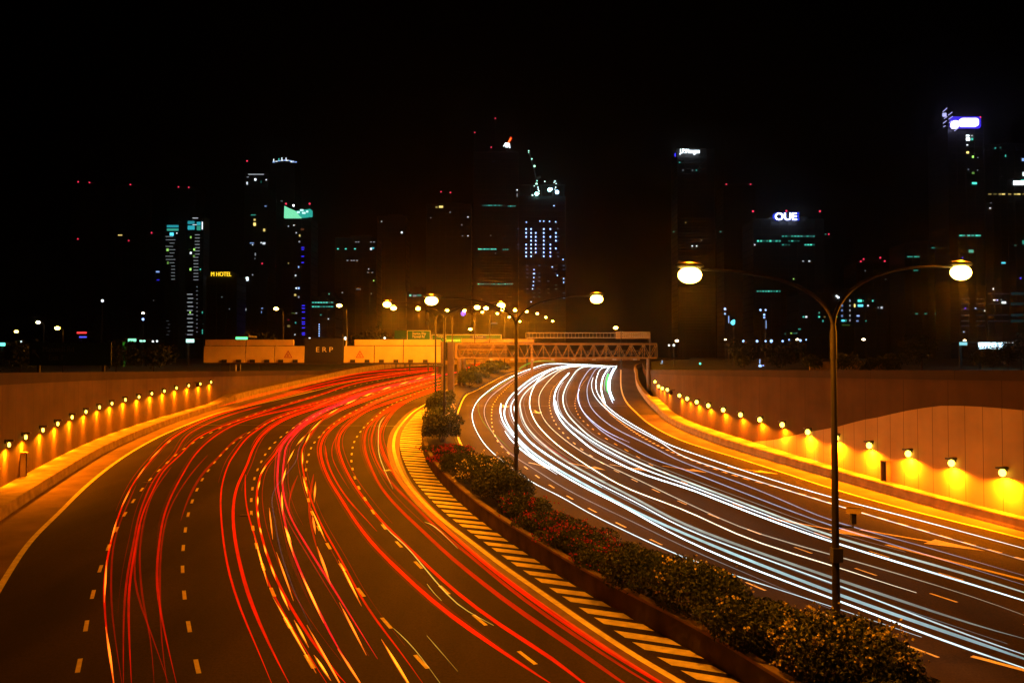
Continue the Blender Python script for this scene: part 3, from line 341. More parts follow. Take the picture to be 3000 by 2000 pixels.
   (18.39, 61.75, 1.38, 0.41, 'b', 0.22), (24.37, 61.75, 1.38, 0.41, 'b', 0.15), (34.94, 61.75, 1.38, 0.41, 'b', 0.39), (14.71, 59.12, 1.38, 0.41, 'b', 0.3), (18.39, 59.12, 1.38, 0.41, 't', 0.29)],
  [], 'site'),
 ('office_tower', 'tall dark tower with a white lettered rooftop sign behind the biggest lamp', 126.35, 154.54, 177.77, 700, 28,
  [(128.01, 168.18, 1.04, 0.78, 't', 0.6), (140.75, 162.15, 1.04, 0.78, 't', 0.6), (130.58, 162.15, 1.04, 0.78, 'k', 0.5), (137.88, 162.15, 1.04, 0.78, 'k', 0.5), (123.29, 115.03, 1.04, 0.78, 't', 0.6),
   (137.27, 104.07, 1.04, 0.78, 'w', 1), (140.65, 104.07, 1.04, 0.78, 'w', 1), (132.44, 122.09, 1.04, 0.78, 'y', 0.5), (158.67, 115.03, 1.04, 0.78, 't', 0.5), (144.32, 108.51, 1.04, 0.78, 'k', 0.5),
   (139.48, 125.23, 24.89, 0.26, 'k', 0.05), (139.47, 122.98, 24.89, 0.26, 'k', 0.05), (139.45, 120.73, 24.89, 0.26, 'k', 0.05), (139.44, 118.48, 24.89, 0.26, 'k', 0.05), (139.43, 116.24, 24.89, 0.26, 'k', 0.05),
   (139.41, 113.99, 24.89, 0.26, 'k', 0.05), (139.4, 111.74, 24.89, 0.26, 'k', 0.05), (139.39, 109.5, 24.89, 0.26, 'k', 0.05), (139.37, 107.25, 24.89, 0.26, 'k', 0.05), (139.36, 105.01, 24.89, 0.26, 'k', 0.05),
   (139.34, 102.77, 24.89, 0.26, 'k', 0.05), (139.33, 100.52, 24.89, 0.26, 'k', 0.05), (139.32, 98.28, 24.89, 0.26, 'k', 0.05), (139.3, 96.04, 24.89, 0.26, 'k', 0.05), (139.29, 93.79, 24.89, 0.26, 'k', 0.05),
   (139.28, 91.55, 24.89, 0.26, 'k', 0.05), (139.26, 89.31, 24.89, 0.26, 'k', 0.05), (139.25, 87.07, 24.89, 0.26, 'k', 0.05), (139.23, 84.83, 24.89, 0.26, 'k', 0.05), (139.22, 82.59, 24.89, 0.26, 'k', 0.05),
   (139.21, 80.35, 24.89, 0.26, 'k', 0.05), (139.19, 78.11, 24.89, 0.26, 'k', 0.05), (139.18, 75.87, 24.89, 0.26, 'k', 0.05), (139.17, 73.63, 24.89, 0.26, 'k', 0.05), (139.15, 71.4, 24.89, 0.26, 'k', 0.05),
   (139.14, 69.16, 24.89, 0.26, 'k', 0.05), (139.13, 66.92, 24.89, 0.26, 'k', 0.05), (139.11, 64.68, 24.89, 0.26, 'k', 0.05), (139.1, 62.45, 24.89, 0.26, 'k', 0.05), (139.08, 60.21, 24.89, 0.26, 'k', 0.05),
   (139.07, 57.98, 24.89, 0.26, 'k', 0.05), (139.06, 55.74, 24.89, 0.26, 'k', 0.05), (139.04, 53.51, 24.89, 0.26, 'k', 0.05), (139.03, 51.27, 24.89, 0.26, 'k', 0.05), (139.02, 49.04, 24.89, 0.26, 'k', 0.05),
   (139.0, 46.81, 24.89, 0.26, 'k', 0.05), (138.99, 44.58, 24.89, 0.26, 'k', 0.05), (138.98, 42.34, 24.89, 0.26, 'k', 0.05), (138.96, 40.11, 24.89, 0.26, 'k', 0.05), (138.95, 37.88, 24.89, 0.26, 'k', 0.05),
   (124.65, 173.95, 0.62, 2.59, 'B', 1.2)],
  [(139.33, 166.31)], 'slab'),
 ('office_tower', 'dark tower with two widely spaced red beacons beside the biggest lamp', 175.51, 201.55, 162.23, 760, 28,
  [(191.81, 129.44, 0.84, 1.13, 'k', 0.35), (191.77, 124.61, 0.84, 1.13, 'k', 0.35), (191.73, 119.79, 0.84, 1.13, 'k', 0.35), (191.7, 114.97, 0.84, 1.13, 'k', 0.35), (191.66, 110.16, 0.84, 1.13, 'k', 0.35),
   (191.62, 105.34, 0.84, 1.13, 'k', 0.35), (191.58, 100.53, 0.84, 1.13, 'k', 0.35), (191.55, 95.72, 0.84, 1.13, 'k', 0.35), (191.51, 90.91, 0.84, 1.13, 'k', 0.35), (191.47, 86.1, 0.84, 1.13, 'k', 0.35),
   (191.44, 81.3, 0.84, 1.13, 'k', 0.35), (191.4, 76.49, 0.84, 1.13, 'k', 0.35), (191.36, 71.69, 0.84, 1.13, 'k', 0.35), (191.32, 66.89, 0.84, 1.13, 'k', 0.35), (191.29, 62.09, 0.84, 1.13, 'k', 0.35),
   (191.25, 57.3, 0.84, 1.13, 'k', 0.35), (191.21, 52.5, 0.84, 1.13, 'k', 0.35), (191.18, 47.71, 0.84, 1.13, 'k', 0.35)],
  [(178.72, 164.46), (198.93, 164.46)], 'slab'),
 ('office_tower', 'broad dark tower with a glowing blue white three letter sign on top', 147.09, 190.01, 101.21, 560, 26,
  [(165.16, 91.29, 1.24, 0.83, 't', 0.52), (167.03, 91.29, 1.24, 0.83, 't', 0.47), (168.91, 91.29, 1.24, 0.83, 't', 0.21), (170.78, 91.29, 1.24, 0.83, 't', 0.49), (172.65, 91.29, 1.24, 0.83, 't', 0.59),
   (174.52, 91.29, 1.24, 0.83, 't', 0.6), (176.39, 91.29, 1.24, 0.83, 't', 0.48), (178.27, 91.29, 1.24, 0.83, 't', 0.22), (180.14, 91.29, 1.24, 0.83, 't', 0.54), (182.01, 91.29, 1.24, 0.83, 't', 0.29),
   (183.88, 91.29, 1.24, 0.83, 't', 0.46), (149.95, 88.37, 1.24, 1.04, 't', 0.87), (151.82, 88.37, 1.24, 1.04, 't', 0.7), (153.7, 88.37, 1.24, 1.04, 't', 0.29), (155.57, 88.37, 1.24, 1.04, 't', 0.4),
   (157.44, 88.37, 1.24, 1.04, 't', 0.84), (159.31, 88.37, 1.24, 1.04, 't', 0.3), (161.18, 88.37, 1.24, 1.04, 't', 0.63), (163.06, 88.37, 1.24, 1.04, 't', 0.49), (168.88, 88.37, 1.24, 0.83, 't', 0.31),
   (170.75, 88.37, 1.24, 0.83, 't', 0.64), (172.62, 88.37, 1.24, 0.83, 't', 0.23), (174.49, 88.37, 1.24, 0.83, 't', 0.28), (165.11, 86.07, 1.24, 0.83, 't', 0.5), (166.99, 86.07, 1.24, 0.83, 't', 0.26),
   (168.86, 86.07, 1.24, 0.83, 't', 0.25), (178.84, 86.07, 1.24, 0.83, 't', 0.66), (180.5, 86.07, 1.24, 0.83, 't', 0.79), (182.17, 86.07, 1.24, 0.83, 't', 0.9), (183.83, 86.07, 1.24, 0.83, 't', 0.31),
   (147.85, 86.07, 0.83, 0.83, 'w', 0.7), (177.29, 76.06, 1.04, 0.62, 'w', 0.5), (181.03, 76.06, 1.04, 0.83, 'w', 0.7), (149.49, 57.73, 1.04, 0.83, 't', 0.57), (151.16, 57.73, 1.04, 0.83, 't', 0.53),
   (152.82, 57.73, 1.04, 0.83, 't', 0.64), (154.48, 57.73, 1.04, 0.83, 't', 0.6), (156.14, 57.73, 1.04, 0.83, 't', 0.78), (157.8, 57.73, 1.04, 0.83, 't', 0.55), (159.46, 57.73, 1.04, 0.83, 't', 0.42),
   (161.12, 57.73, 1.04, 0.83, 't', 0.68), (162.78, 57.73, 1.04, 0.83, 't', 0.46), (171.37, 65.23, 0.62, 0.62, 'g', 0.9), (157.14, 102.16, 0.62, 0.62, 'w', 0.3)],
  [(148.19, 107.35), (168.76, 107.56), (189.33, 107.35)], 'slab'),
 ('office_tower', 'dark tower with a single red side beacon right of the blue letter sign', 244.68, 267.71, 112.48, 720, 24, [(245.86, 116.16, 1.07, 0.53, 't', 0.6)], [(249.85, 116.84)], 'slab'),
 ('office_tower', 'dark twin crowned tower with four red beacons', 239.67, 262.97, 83.91, 640, 24, [(245.8, 78.84, 0.71, 0.71, 'k', 0.4), (259.97, 72.89, 0.71, 0.47, 'w', 0.3)],
  [(244.53, 85.81), (246.47, 87.49), (258.2, 88.45), (261.28, 86.05)], 'slab'),
 ('office_block', 'low wide block behind the near pole crowded with lit blue white windows', 134.05, 175.54, 45.25, 430, 20,
  [(151.55, 44.4, 0.64, 0.64, 'w', 1.4), (152.33, 43.77, 0.8, 0.8, 'w', 1.5), (154.07, 42.01, 0.8, 0.96, 'b', 0.5), (154.05, 39.93, 0.8, 0.96, 'b', 0.5), (154.02, 37.7, 0.8, 0.96, 'b', 0.5),
   (153.99, 35.15, 0.8, 0.96, 'b', 0.5), (157.73, 42.17, 0.48, 0.96, 'k', 0.7), (157.71, 39.93, 0.48, 0.96, 'k', 0.7), (157.68, 37.7, 0.48, 0.96, 'k', 0.7), (157.66, 35.31, 0.48, 0.96, 'k', 0.7),
   (157.63, 33.08, 0.48, 0.96, 'k', 0.7), (162.36, 42.17, 1.91, 1.11, 't', 1), (159.94, 39.93, 0.64, 1.43, 'y', 1), (162.65, 39.93, 2.39, 0.96, 'u', 1.1), (166.15, 39.93, 0.64, 0.64, 'w', 0.9),
   (168.41, 42.17, 0.48, 0.8, 't', 0.9), (163.95, 42.17, 0.48, 0.64, 't', 0.5), (172.51, 38.98, 0.96, 0.96, 'w', 0.6), (170.92, 38.98, 0.48, 0.8, 'k', 0.5), (161.48, 35.15, 1.27, 0.64, 'b', 0.9),
   (161.13, 32.76, 0.96, 0.64, 'b', 0.6), (154.45, 32.92, 1.43, 0.8, 'u', 1), (155.72, 32.92, 0.64, 1.11, 't', 0.5), (155.7, 30.85, 3.82, 0.64, 'g', 0.2), (145.05, 32.76, 0.48, 0.96, 't', 0.6),
   (165.11, 32.76, 0.64, 0.48, 't', 0.5), (143.34, 36.58, 0.48, 0.8, 't', 0.5), (135.99, 34.67, 0.8, 0.64, 't', 0.6), (137.27, 34.67, 0.8, 0.64, 'w', 1), (143.32, 34.67, 0.8, 0.64, 't', 0.9),
   (145.87, 34.67, 0.8, 0.64, 'y', 0.3), (148.1, 34.67, 0.8, 0.64, 'y', 0.2), (151.44, 34.67, 0.8, 0.64, 'g', 0.4), (134.03, 28.93, 1.27, 0.48, 't', 0.5), (130.19, 27.02, 0.8, 0.64, 'g', 0.6),
   (127.32, 26.7, 0.48, 0.8, 't', 0.3), (132.1, 27.02, 1.91, 0.48, 't', 0.3)],
  [], 'slab'),
 ('office_block', 'dark block with short faint teal rows left of the brightest right tower', 256.51, 281.93, 91.82, 600, 24,
  [(258.82, 83.69, 1.56, 0.67, 't', 0.55), (260.6, 83.69, 1.56, 0.67, 't', 0.5), (263.27, 83.69, 1.56, 0.67, 't', 0.66), (265.05, 83.69, 1.56, 0.67, 't', 0.52), (274.71, 89.5, 1.56, 0.67, 't', 0.4),
   (276.72, 89.5, 1.56, 0.67, 't', 0.4), (278.5, 89.5, 1.56, 0.67, 't', 0.4), (263.37, 74.76, 3.11, 0.67, 't', 0.4), (277.13, 71.18, 0.89, 0.67, 'k', 0.4), (263.44, 46.44, 1.56, 0.67, 't', 0.5),
   (269.44, 46.44, 1.56, 0.67, 't', 0.5), (276.33, 46.44, 1.56, 0.67, 't', 0.5)],
  [], 'slab'),
 ('office_tower', 'tallest right hand tower crowned by a glaring blue white sign', 276.21, 298.72, 163.83, 580, 28,
  [(288.59, 158.01, 2.15, 1.07, 'w', 1.2), (291.19, 158.01, 1.29, 0.86, 'w', 0.5), (288.78, 155.83, 2.36, 1.72, 'w', 1.5), (291.37, 155.83, 1.29, 1.5, 't', 0.7), (288.29, 152.13, 1.07, 0.64, 'w', 1),
   (288.43, 147.35, 1.5, 1.29, 'y', 1.1), (291.74, 144.63, 1.07, 1.29, 'g', 1.1), (294.86, 144.08, 0.64, 0.43, 'k', 0.6), (291.69, 134.3, 1.5, 1.29, 'g', 0.4), (292.45, 127.79, 3.01, 1.29, 't', 1),
   (288.7, 136.48, 0.86, 0.64, 'k', 0.4), (294.52, 136.04, 0.64, 0.64, 'k', 0.5), (289.63, 84.69, 3.01, 1.93, 't', 0.5), (284.19, 80.58, 0.64, 0.64, 'B', 1), (283.32, 94.63, 1.72, 0.86, 't', 0.77),
   (285.05, 94.63, 1.72, 0.86, 't', 0.56), (288.28, 94.63, 1.72, 0.86, 't', 0.73), (290.86, 94.63, 1.72, 0.86, 't', 0.55), (293.45, 94.63, 1.72, 0.86, 't', 0.85), (294.96, 94.63, 1.72, 0.86, 't', 0.71),
   (285.52, 54.7, 5.16, 0.52, 'b', 0.13), (294.98, 54.7, 5.59, 0.52, 'b', 0.1), (285.47, 51.47, 5.16, 0.52, 'b', 0.13), (294.93, 51.47, 5.59, 0.52, 'b', 0.1), (285.42, 48.02, 5.16, 0.52, 'b', 0.13),
   (294.88, 48.02, 5.59, 0.52, 'b', 0.1), (285.36, 44.36, 5.16, 0.52, 'b', 0.13), (294.82, 44.36, 5.59, 0.52, 'b', 0.1), (285.31, 40.71, 5.16, 0.52, 'b', 0.13), (294.76, 40.71, 5.59, 0.52, 'b', 0.1),
   (285.26, 37.48, 5.16, 0.52, 'b', 0.13), (294.71, 37.48, 5.59, 0.52, 'b', 0.1), (285.43, 48.67, 0.86, 0.64, 'B', 1), (291.88, 48.67, 1.07, 0.64, 'b', 0.9), (284.35, 33.83, 0.64, 0.64, 'b', 1),
   (297.66, 47.16, 0.64, 0.64, 'w', 0.9)],
  [(299.13, 171.05)], 'slab'),
 ('office_tower', 'wide dark tower cut by the right edge with a bright white lit band', 340.7, 388.95, 171.9, 660, 30,
  [(348.23, 169.53, 0.98, 1.22, 't', 0.5), (351.92, 169.78, 0.98, 0.98, 't', 0.3), (355.51, 163.83, 0.73, 1.47, 't', 0.7), (368.0, 161.11, 1.47, 1.96, 'b', 0.9), (368.07, 150.72, 0.98, 2.93, 'w', 1),
   (365.01, 144.3, 8.31, 2.93, 'w', 1.5), (367.5, 146.28, 2.44, 0.98, 't', 0.8), (343.76, 136.15, 2.2, 0.83, 'y', 0.4), (347.44, 136.15, 2.2, 0.83, 'y', 0.3), (351.13, 136.15, 2.2, 0.83, 'y', 0.5),
   (353.58, 136.15, 2.2, 0.83, 'y', 0.9), (358.0, 136.15, 2.2, 0.83, 'y', 0.5), (362.18, 136.15, 2.2, 0.83, 'y', 0.6), (364.63, 136.15, 2.2, 0.83, 'y', 0.9), (368.31, 136.15, 2.2, 0.83, 'y', 0.4),
   (339.41, 124.8, 0.98, 1.22, 'w', 1.1), (343.84, 126.03, 1.22, 0.73, 'w', 0.8), (344.39, 129.73, 0.98, 0.49, 'k', 0.4), (367.23, 101.4, 1.22, 2.93, 't', 0.5), (361.55, 99.18, 1.47, 0.73, 't', 0.3),
   (352.77, 86.64, 2.93, 1.22, 'u', 0.8), (352.56, 148.99, 0.73, 0.49, 'k', 0.3), (364.83, 75.59, 0.98, 0.73, 'B', 1.2), (345.12, 67.98, 0.73, 1.22, 'w', 1), (345.73, 59.89, 1.47, 0.73, 'w', 1.1),
   (347.93, 59.89, 0.98, 0.73, 'b', 1), (352.55, 58.17, 2.93, 1.22, 'w', 1.3), (350.62, 60.14, 0.73, 0.49, 'k', 0.7), (348.74, 64.55, 14.67, 0.59, 'b', 0.08), (362.2, 64.55, 8.8, 1.96, 'c', 0.18),
   (348.62, 57.19, 14.67, 0.59, 'b', 0.08), (362.07, 57.19, 8.8, 1.96, 'c', 0.18), (348.49, 49.11, 14.67, 0.59, 'b', 0.08), (361.94, 49.11, 8.8, 1.96, 'c', 0.18), (348.42, 44.95, 14.67, 0.59, 'b', 0.08),
   (361.87, 44.95, 8.8, 1.96, 'c', 0.18)],
  [], 'slab')]
LABELS = {'G1': 'short vivid green streak near the crest of the right carriageway',
 'G2': 'faint green streak between the two leftmost white ones',
 'G3': 'dim green arc under the truss gantry',
 'G4': 'dim rose streak ending in the middle of the right carriageway',
 'G5': 'faint green streak along the far left bend',
 'N1': 'faint bluish thread beside the crimson streaks',
 'R1': 'leftmost red streak with orange flashes',
 'R10': 'long crimson streak with a chain of yellow flashes up to the gantry',
 'R11': 'crimson streak crossing the long flashing one at the bend',
 'R12': 'red streak with yellow flashes beside the fourth dashed line',
 'R13': 'thickest red streak through the fifth lane',
 'R13b': 'short red streak merging with the thickest one',
 'R14': 'thick red streak along the fifth dashed line',
 'R14b': 'thin red streak inside the bend of the fifth lane',
 'R15': 'broad dim red streak in the lane next to the hatched bars',
 'R16': 'thick bright red streak nearest the hatched bars',
 'R17': 'dim wide red streak between the two nearest the hatched bars',
 'R18': 'far dim red streak tight under the left barrier',
 'R19': 'far faint red streak second from the left barrier',
 'R1b': 'dim red streak just inside the leftmost one',
 'R2': 'dim red streak third from the left wall',
 'R20': 'far orange red streak in the middle lanes before the gantry',
 'R21': 'far orange red streak lower of the middle pair',
 'R22': 'far orange red streak nearest the gantry posts',
 'R23': 'middle of three red streaks seen behind the gantry posts',
 'R24': 'upper of three red streaks seen behind the gantry posts',
 'R25': 'lower of three red streaks seen behind the gantry posts',
 'R26': 'short wide dim red streak with three orange flashes',
 'R27': 'short wide dim red streak left of the flashing short one',
 'R28': 'broad faint crimson glow streak in the fourth lane',
 'R3': 'red streak splitting the second lane from the left',
 'R4': 'very dim red streak curving into the second lane',
 'R4b': 'very dim red streak crossing another in the second lane',
 'R5': 'red streak left of the second dashed line from the left',
 'R5b': 'dim red companion just right of the red streak in the second lane',
 'R6': 'short wide dim red streak ending at the second dashed line',
 'R7': 'thin bright red streak in the third lane',
 'R8': 'thick bright red streak in the third lane',
 'R8b': 'thin red streak leaving the thick one, with two yellow flashes',
 'R9': 'red streak with ten short yellow dashes along it',
 'W1': 'leftmost white streak, hugging the median bushes',
 'W10': 'broad greyish white streak next above the thickest middle one',
 'W11': 'lower of two thin bluish streaks in the upper carriageway',
 'W12': 'upper of two thin bluish streaks in the upper carriageway',
 'W13': 'white streak running over the thick dashed lane line',
 'W14': 'uppermost long white streak, nearest the right barrier',
 'W15': 'short bright streak ending before the joint, left of the green one',
 'W16': 'short bright streak farthest right at the crest',
 'W17': 'short bluish streak right beside the green glow',
 'W18': 'short pale cyan streak alongside the second pole',
 'W19': 'bright white streak branching under the thickest middle one',
 'W2': 'faint white streak second from the median bushes',
 'W20': 'short bright streak left of the second pole',
 'W21': 'short thin bluish streak at the middle of the bend',
 'W3': 'broad bright white streak starting beside the second pole',
 'W4': 'widest pale cyan streak, reaching the bottom right corner',
 'W5': 'thin bright white streak just right of the widest pale cyan one',
 'W6': 'wide greyish white streak fading out near the right edge',
 'W7': 'warm white streak that stops short right of the near pole',
 'W8': 'thin warm white streak fading to brown right of the near pole',
 'W9': 'thickest white streak through the middle of the right carriageway',
 'Y1': 'thin yellow wavy thread inside the bend near the hatched bars',
 'Y2': 'long thin yellow thread along the fifth dashed line',
 'Y3': 'short yellow hook near the hatched bars',
 'Y4': 'short yellow squiggle in the fifth lane',
 'Y5': 'short faint yellow thread at the bottom middle',
 'Y6': 'thin yellow thread crossing the fourth dashed line at the bottom'}
HALO_HAZE = .00013
def ORD2(i, dots):
    c = dots[i][2]; k = sum(1 for q in dots if q[2] == c and (q[0], q[1]) < (dots[i][0], dots[i][1])); return ORD[k]
Z0, S = -.2, .0456
def zr(y): return Z0 + S*y if y < 305 else Z0 + S*305 + (.03*(y-305) if y < 330 else .75)
rnd = random.Random(3)
col = sc.collection
# ------------------------------------------------------------------ materials
MATS = {}
def principled(name, rgb, rough=.6, metal=0, var=.0, scale=4, bump=0, spec=None):
    if name in MATS: return MATS[name]
    m = bpy.data.materials.new(name); m.use_nodes = True; n = m.node_tree; p = n.nodes['Principled BSDF']
    p.inputs['Roughness'].default_value = rough; p.inputs['Metallic'].default_value = metal
    p.inputs['Base Color'].default_value = (*rgb, 1)
    if spec is not None: p.inputs['Specular IOR Level'].default_value = spec
    if var or bump:
        tc = n.nodes.new('ShaderNodeTexCoord'); no = n.nodes.new('ShaderNodeTexNoise'); no.inputs['Scale'].default_value = scale
        no.inputs['Detail'].default_value = 6; n.links.new(tc.outputs['Object'], no.inputs['Vector'])
        cr = n.nodes.new('ShaderNodeValToRGB'); cr.color_ramp.elements[0].position = .3; cr.color_ramp.elements[1].position = .7
        cr.color_ramp.elements[0].color = (*[c*(1-var) for c in rgb], 1); cr.color_ramp.elements[1].color = (*[min(1, c*(1+var)) for c in rgb], 1)
        n.links.new(no.outputs[0], cr.inputs[0]); n.links.new(cr.outputs[0], p.inputs['Base Color'])
        if bump:
            b = n.nodes.new('ShaderNodeBump'); b.inputs['Strength'].default_value = bump; b.inputs['Distance'].default_value = .02
            n.links.new(no.outputs[0], b.inputs['Height']); n.links.new(b.outputs[0], p.inputs['Normal'])
    MATS[name] = m; return m
def emit(name, rgb, st, sample=False):
    if name in MATS: return MATS[name]
    m = bpy.data.materials.new(name); m.use_nodes = True; n = m.node_tree; n.nodes.clear()
    o = n.nodes.new('ShaderNodeOutputMaterial'); e = n.nodes.new('ShaderNodeEmission')
    e.inputs[0].default_value = (*rgb, 1); e.inputs[1].default_value = st; n.links.new(e.outputs[0], o.inputs[0])
    m.cycles.emission_sampling = 'AUTO' if sample else 'NONE'
    MATS[name] = m; return m
def streak(name, rgb, st):
    # a streak of light: adds its light to what lies behind it
    if name in MATS: return MATS[name]
    m = emit(name, rgb, st); n = m.node_tree
    e = [x for x in n.nodes if x.type == 'EMISSION'][0]; o = [x for x in n.nodes if x.type == 'OUTPUT_MATERIAL'][0]
    t = n.nodes.new('ShaderNodeBsdfTransparent'); a = n.nodes.new('ShaderNodeAddShader')
    n.links.new(e.outputs[0], a.inputs[0]); n.links.new(t.outputs[0], a.inputs[1]); n.links.new(a.outputs[0], o.inputs[0])
    tc = n.nodes.new('ShaderNodeTexCoord'); no = n.nodes.new('ShaderNodeTexNoise'); no.inputs['Scale'].default_value = .35
    no.inputs['Detail'].default_value = 5; no.inputs['Roughness'].default_value = .7
    mr = n.nodes.new('ShaderNodeMapRange'); mr.inputs[1].default_value = .3; mr.inputs[2].default_value = .7
    mr.inputs[3].default_value = st*.6; mr.inputs[4].default_value = st*1.3
    n.links.new(tc.outputs['Object'], no.inputs[0]); n.links.new(no.outputs[0], mr.inputs[0])
    at_ = n.nodes.new('ShaderNodeAttribute'); at_.attribute_name = 'brightness'; mu = n.nodes.new('ShaderNodeMath'); mu.operation = 'MULTIPLY'
    n.links.new(mr.outputs[0], mu.inputs[0]); n.links.new(at_.outputs['Fac'], mu.inputs[1]); n.links.new(mu.outputs[0], e.inputs[1])
    return m
def asphalt():
    m = bpy.data.materials.new('asphalt'); m.use_nodes = True; n = m.node_tree; p = n.nodes['Principled BSDF']; L = n.links.new
    tc = n.nodes.new('ShaderNodeTexCoord')
    def noise(s, d, sx=1):
        mp = n.nodes.new('ShaderNodeMapping'); mp.inputs['Scale'].default_value = (1, sx, 1); L(tc.outputs['Object'], mp.inputs[0])
        o = n.nodes.new('ShaderNodeTexNoise'); o.inputs['Scale'].default_value = s; o.inputs['Detail'].default_value = d; L(mp.outputs[0], o.inputs[0]); return o
    a = noise(.3, 9, .22); b = noise(14, 4)
    r = n.nodes.new('ShaderNodeValToRGB'); r.color_ramp.elements[0].position = .32; r.color_ramp.elements[1].position = .72
    r.color_ramp.elements[0].color = (.019, .0125, .008, 1); r.color_ramp.elements[1].color = (.056, .037, .023, 1); L(a.outputs[0], r.inputs[0])
    r2 = n.nodes.new('ShaderNodeValToRGB'); r2.color_ramp.elements[0].position = .35; r2.color_ramp.elements[1].position = .65
    r2.color_ramp.elements[0].color = (.72, .72, .72, 1); r2.color_ramp.elements[1].color = (1.2, 1.2, 1.2, 1); L(b.outputs[0], r2.inputs[0])
    mx = n.nodes.new('ShaderNodeMixRGB'); mx.blend_type = 'MULTIPLY'; mx.inputs[0].default_value = 1
    L(r.outputs[0], mx.inputs[1]); L(r2.outputs[0], mx.inputs[2]); L(mx.outputs[0], p.inputs['Base Color'])
    p.inputs['Roughness'].default_value = .85; p.inputs['Specular IOR Level'].default_value = .1
    bp = n.nodes.new('ShaderNodeBump'); bp.inputs['Strength'].default_value = .35; bp.inputs['Distance'].default_value = .01
    L(b.outputs[0], bp.inputs['Height']); L(bp.outputs[0], p.inputs['Normal'])
    return m
def wallmat(name, rgb, period, stain=.3):
    # concrete with vertical joints every `period` metres (UV: x = metres along, y = height) and rain streaks
    m = bpy.data.materials.new(name); m.use_nodes = True; n = m.node_tree; p = n.nodes['Principled BSDF']; L = n.links.new
    uv = n.nodes.new('ShaderNodeUVMap'); sp = n.nodes.new('ShaderNodeSeparateXYZ'); L(uv.outputs[0], sp.inputs[0])
    def math_(op, a, b=None):
        o = n.nodes.new('ShaderNodeMath'); o.operation = op
        L(a, o.inputs[0]) if not isinstance(a, float) else setattr(o.inputs[0], 'default_value', a)
        if b is not None: o.inputs[1].default_value = b
        return o.outputs[0]
    fr = math_('FRACT', math_('DIVIDE', sp.outputs[0], period)); j = math_('LESS_THAN', fr, .035/period*1.2)
    mp = n.nodes.new('ShaderNodeMapping'); mp.inputs['Scale'].default_value = (.45, .1, 1); L(uv.outputs[0], mp.inputs[0])
    no = n.nodes.new('ShaderNodeTexNoise'); no.inputs['Scale'].default_value = 1.3; no.inputs['Detail'].default_value = 7; L(mp.outputs[0], no.inputs[0])
    mp2 = n.nodes.new('ShaderNodeMapping'); mp2.inputs['Scale'].default_value = (.25, .5, 1); L(uv.outputs[0], mp2.inputs[0])
    n2 = n.nodes.new('ShaderNodeTexNoise'); n2.inputs['Scale'].default_value = 1.; n2.inputs['Detail'].default_value = 5; L(mp2.outputs[0], n2.inputs[0])
    ad = n.nodes.new('ShaderNodeMath'); ad.operation = 'ADD'; L(no.outputs[0], ad.inputs[0]); L(n2.outputs[0], ad.inputs[1])
    cr = n.nodes.new('ShaderNodeValToRGB'); cr.color_ramp.elements[0].position = .36; cr.color_ramp.elements[1].position = .62
    hf = math_('MULTIPLY', ad.outputs[0], .5)
    cr.color_ramp.elements[0].color = (*[c*(1-stain) for c in rgb], 1); cr.color_ramp.elements[1].color = (*rgb, 1); L(hf, cr.inputs[0])
    mx = n.nodes.new('ShaderNodeMixRGB'); mx.inputs[2].default_value = (*[c*.35 for c in rgb], 1); L(j, mx.inputs[0]); L(cr.outputs[0], mx.inputs[1])
    L(mx.outputs[0], p.inputs['Base Color']); p.inputs['Roughness'].default_value = .85; p.inputs['Specular IOR Level'].default_value = .1
    return m
M_ASPH = asphalt()
M_PAINT = principled('road_paint', (.85, .74, .36), .7, var=.18, scale=3, spec=.1)
M_CONC = principled('concrete', (.25, .18, .11), .85, var=.3, scale=1.3, bump=.3, spec=.1)
M_PLANT = principled('dark_planter_concrete', (.085, .07, .05), .85, var=.45, scale=1.1, bump=.3, spec=.1)  # darker, mottled concrete for planter wall and kerb
M_COPE = principled('coping_concrete', (.14, .10, .07), .8, var=.25, scale=.8)
M_SOIL = principled('soil', (.04, .03, .02), .95, var=.4, scale=5)
M_GRASS = principled('ground_cover', (.03, .04, .018), .95, var=.4, scale=.4)
M_STEEL = principled('galvanised_steel', (.34, .33, .31), .5, .35, var=.2, scale=3)
M_POLE = principled('dark_pole_steel', (.018, .015, .012), .7, .1, var=.3, scale=2)  # dark steel, deepened further so arms beside the lamps look dim
M_DARKST = principled('dark_steel', (.05, .05, .05), .6, .2)
M_BEIGE = principled('cream_painted_panel', (.62, .46, .16), .6, spec=.1, var=.12, scale=.6)
M_BLACK = principled('black_panel', (.012, .012, .013), .5)
M_FACADE = principled('dark_glass_facade', (.02, .022, .026), .35, var=.3, scale=.1)
M_SLAB = principled('facade_slab', (.06, .058, .055), .8)
M_GREEN = principled('green_sign_face', (.005, .14, .06), .5)
M_BLUE = principled('blue_sign_face', (.02, .05, .25), .5)
M_WHITEP = principled('white_lettering', (.75, .75, .72), .5)
M_RED = principled('red_marking', (.35, .02, .02), .5)
M_LEAF = [principled('leaf_green', (.03, .05, .014), .6, var=.5, scale=3), principled('leaf_dark_green', (.018, .034, .010), .6, var=.5, scale=3)]
M_BARK = principled('bark', (.05, .035, .025), .9)
M_FLR = principled('red_petal', (.5, .03, .035), .6, var=.4, scale=4); M_FLW = principled('white_petal', (.8, .72, .55), .6)
M_LAMP = emit('sodium_lens', (1, .6, .09), 34)
M_WLAMP = emit('wall_lamp_lens', (1, .72, .07), 7)
ECOL = {'t': (.08, .75, .55), 'c': (.02, .3, .36), 'u': (.1, .75, 1), 'w': (.85, .95, 1), 'b': (.3, .5, 1), 'B': (.04, .03, 1), 'y': (1, .75, .2), 'g': (.4, .9, .15), 'k': (.35, .4, .42), 'r': (1, .03, .08), 'o': (1, .3, .1)}
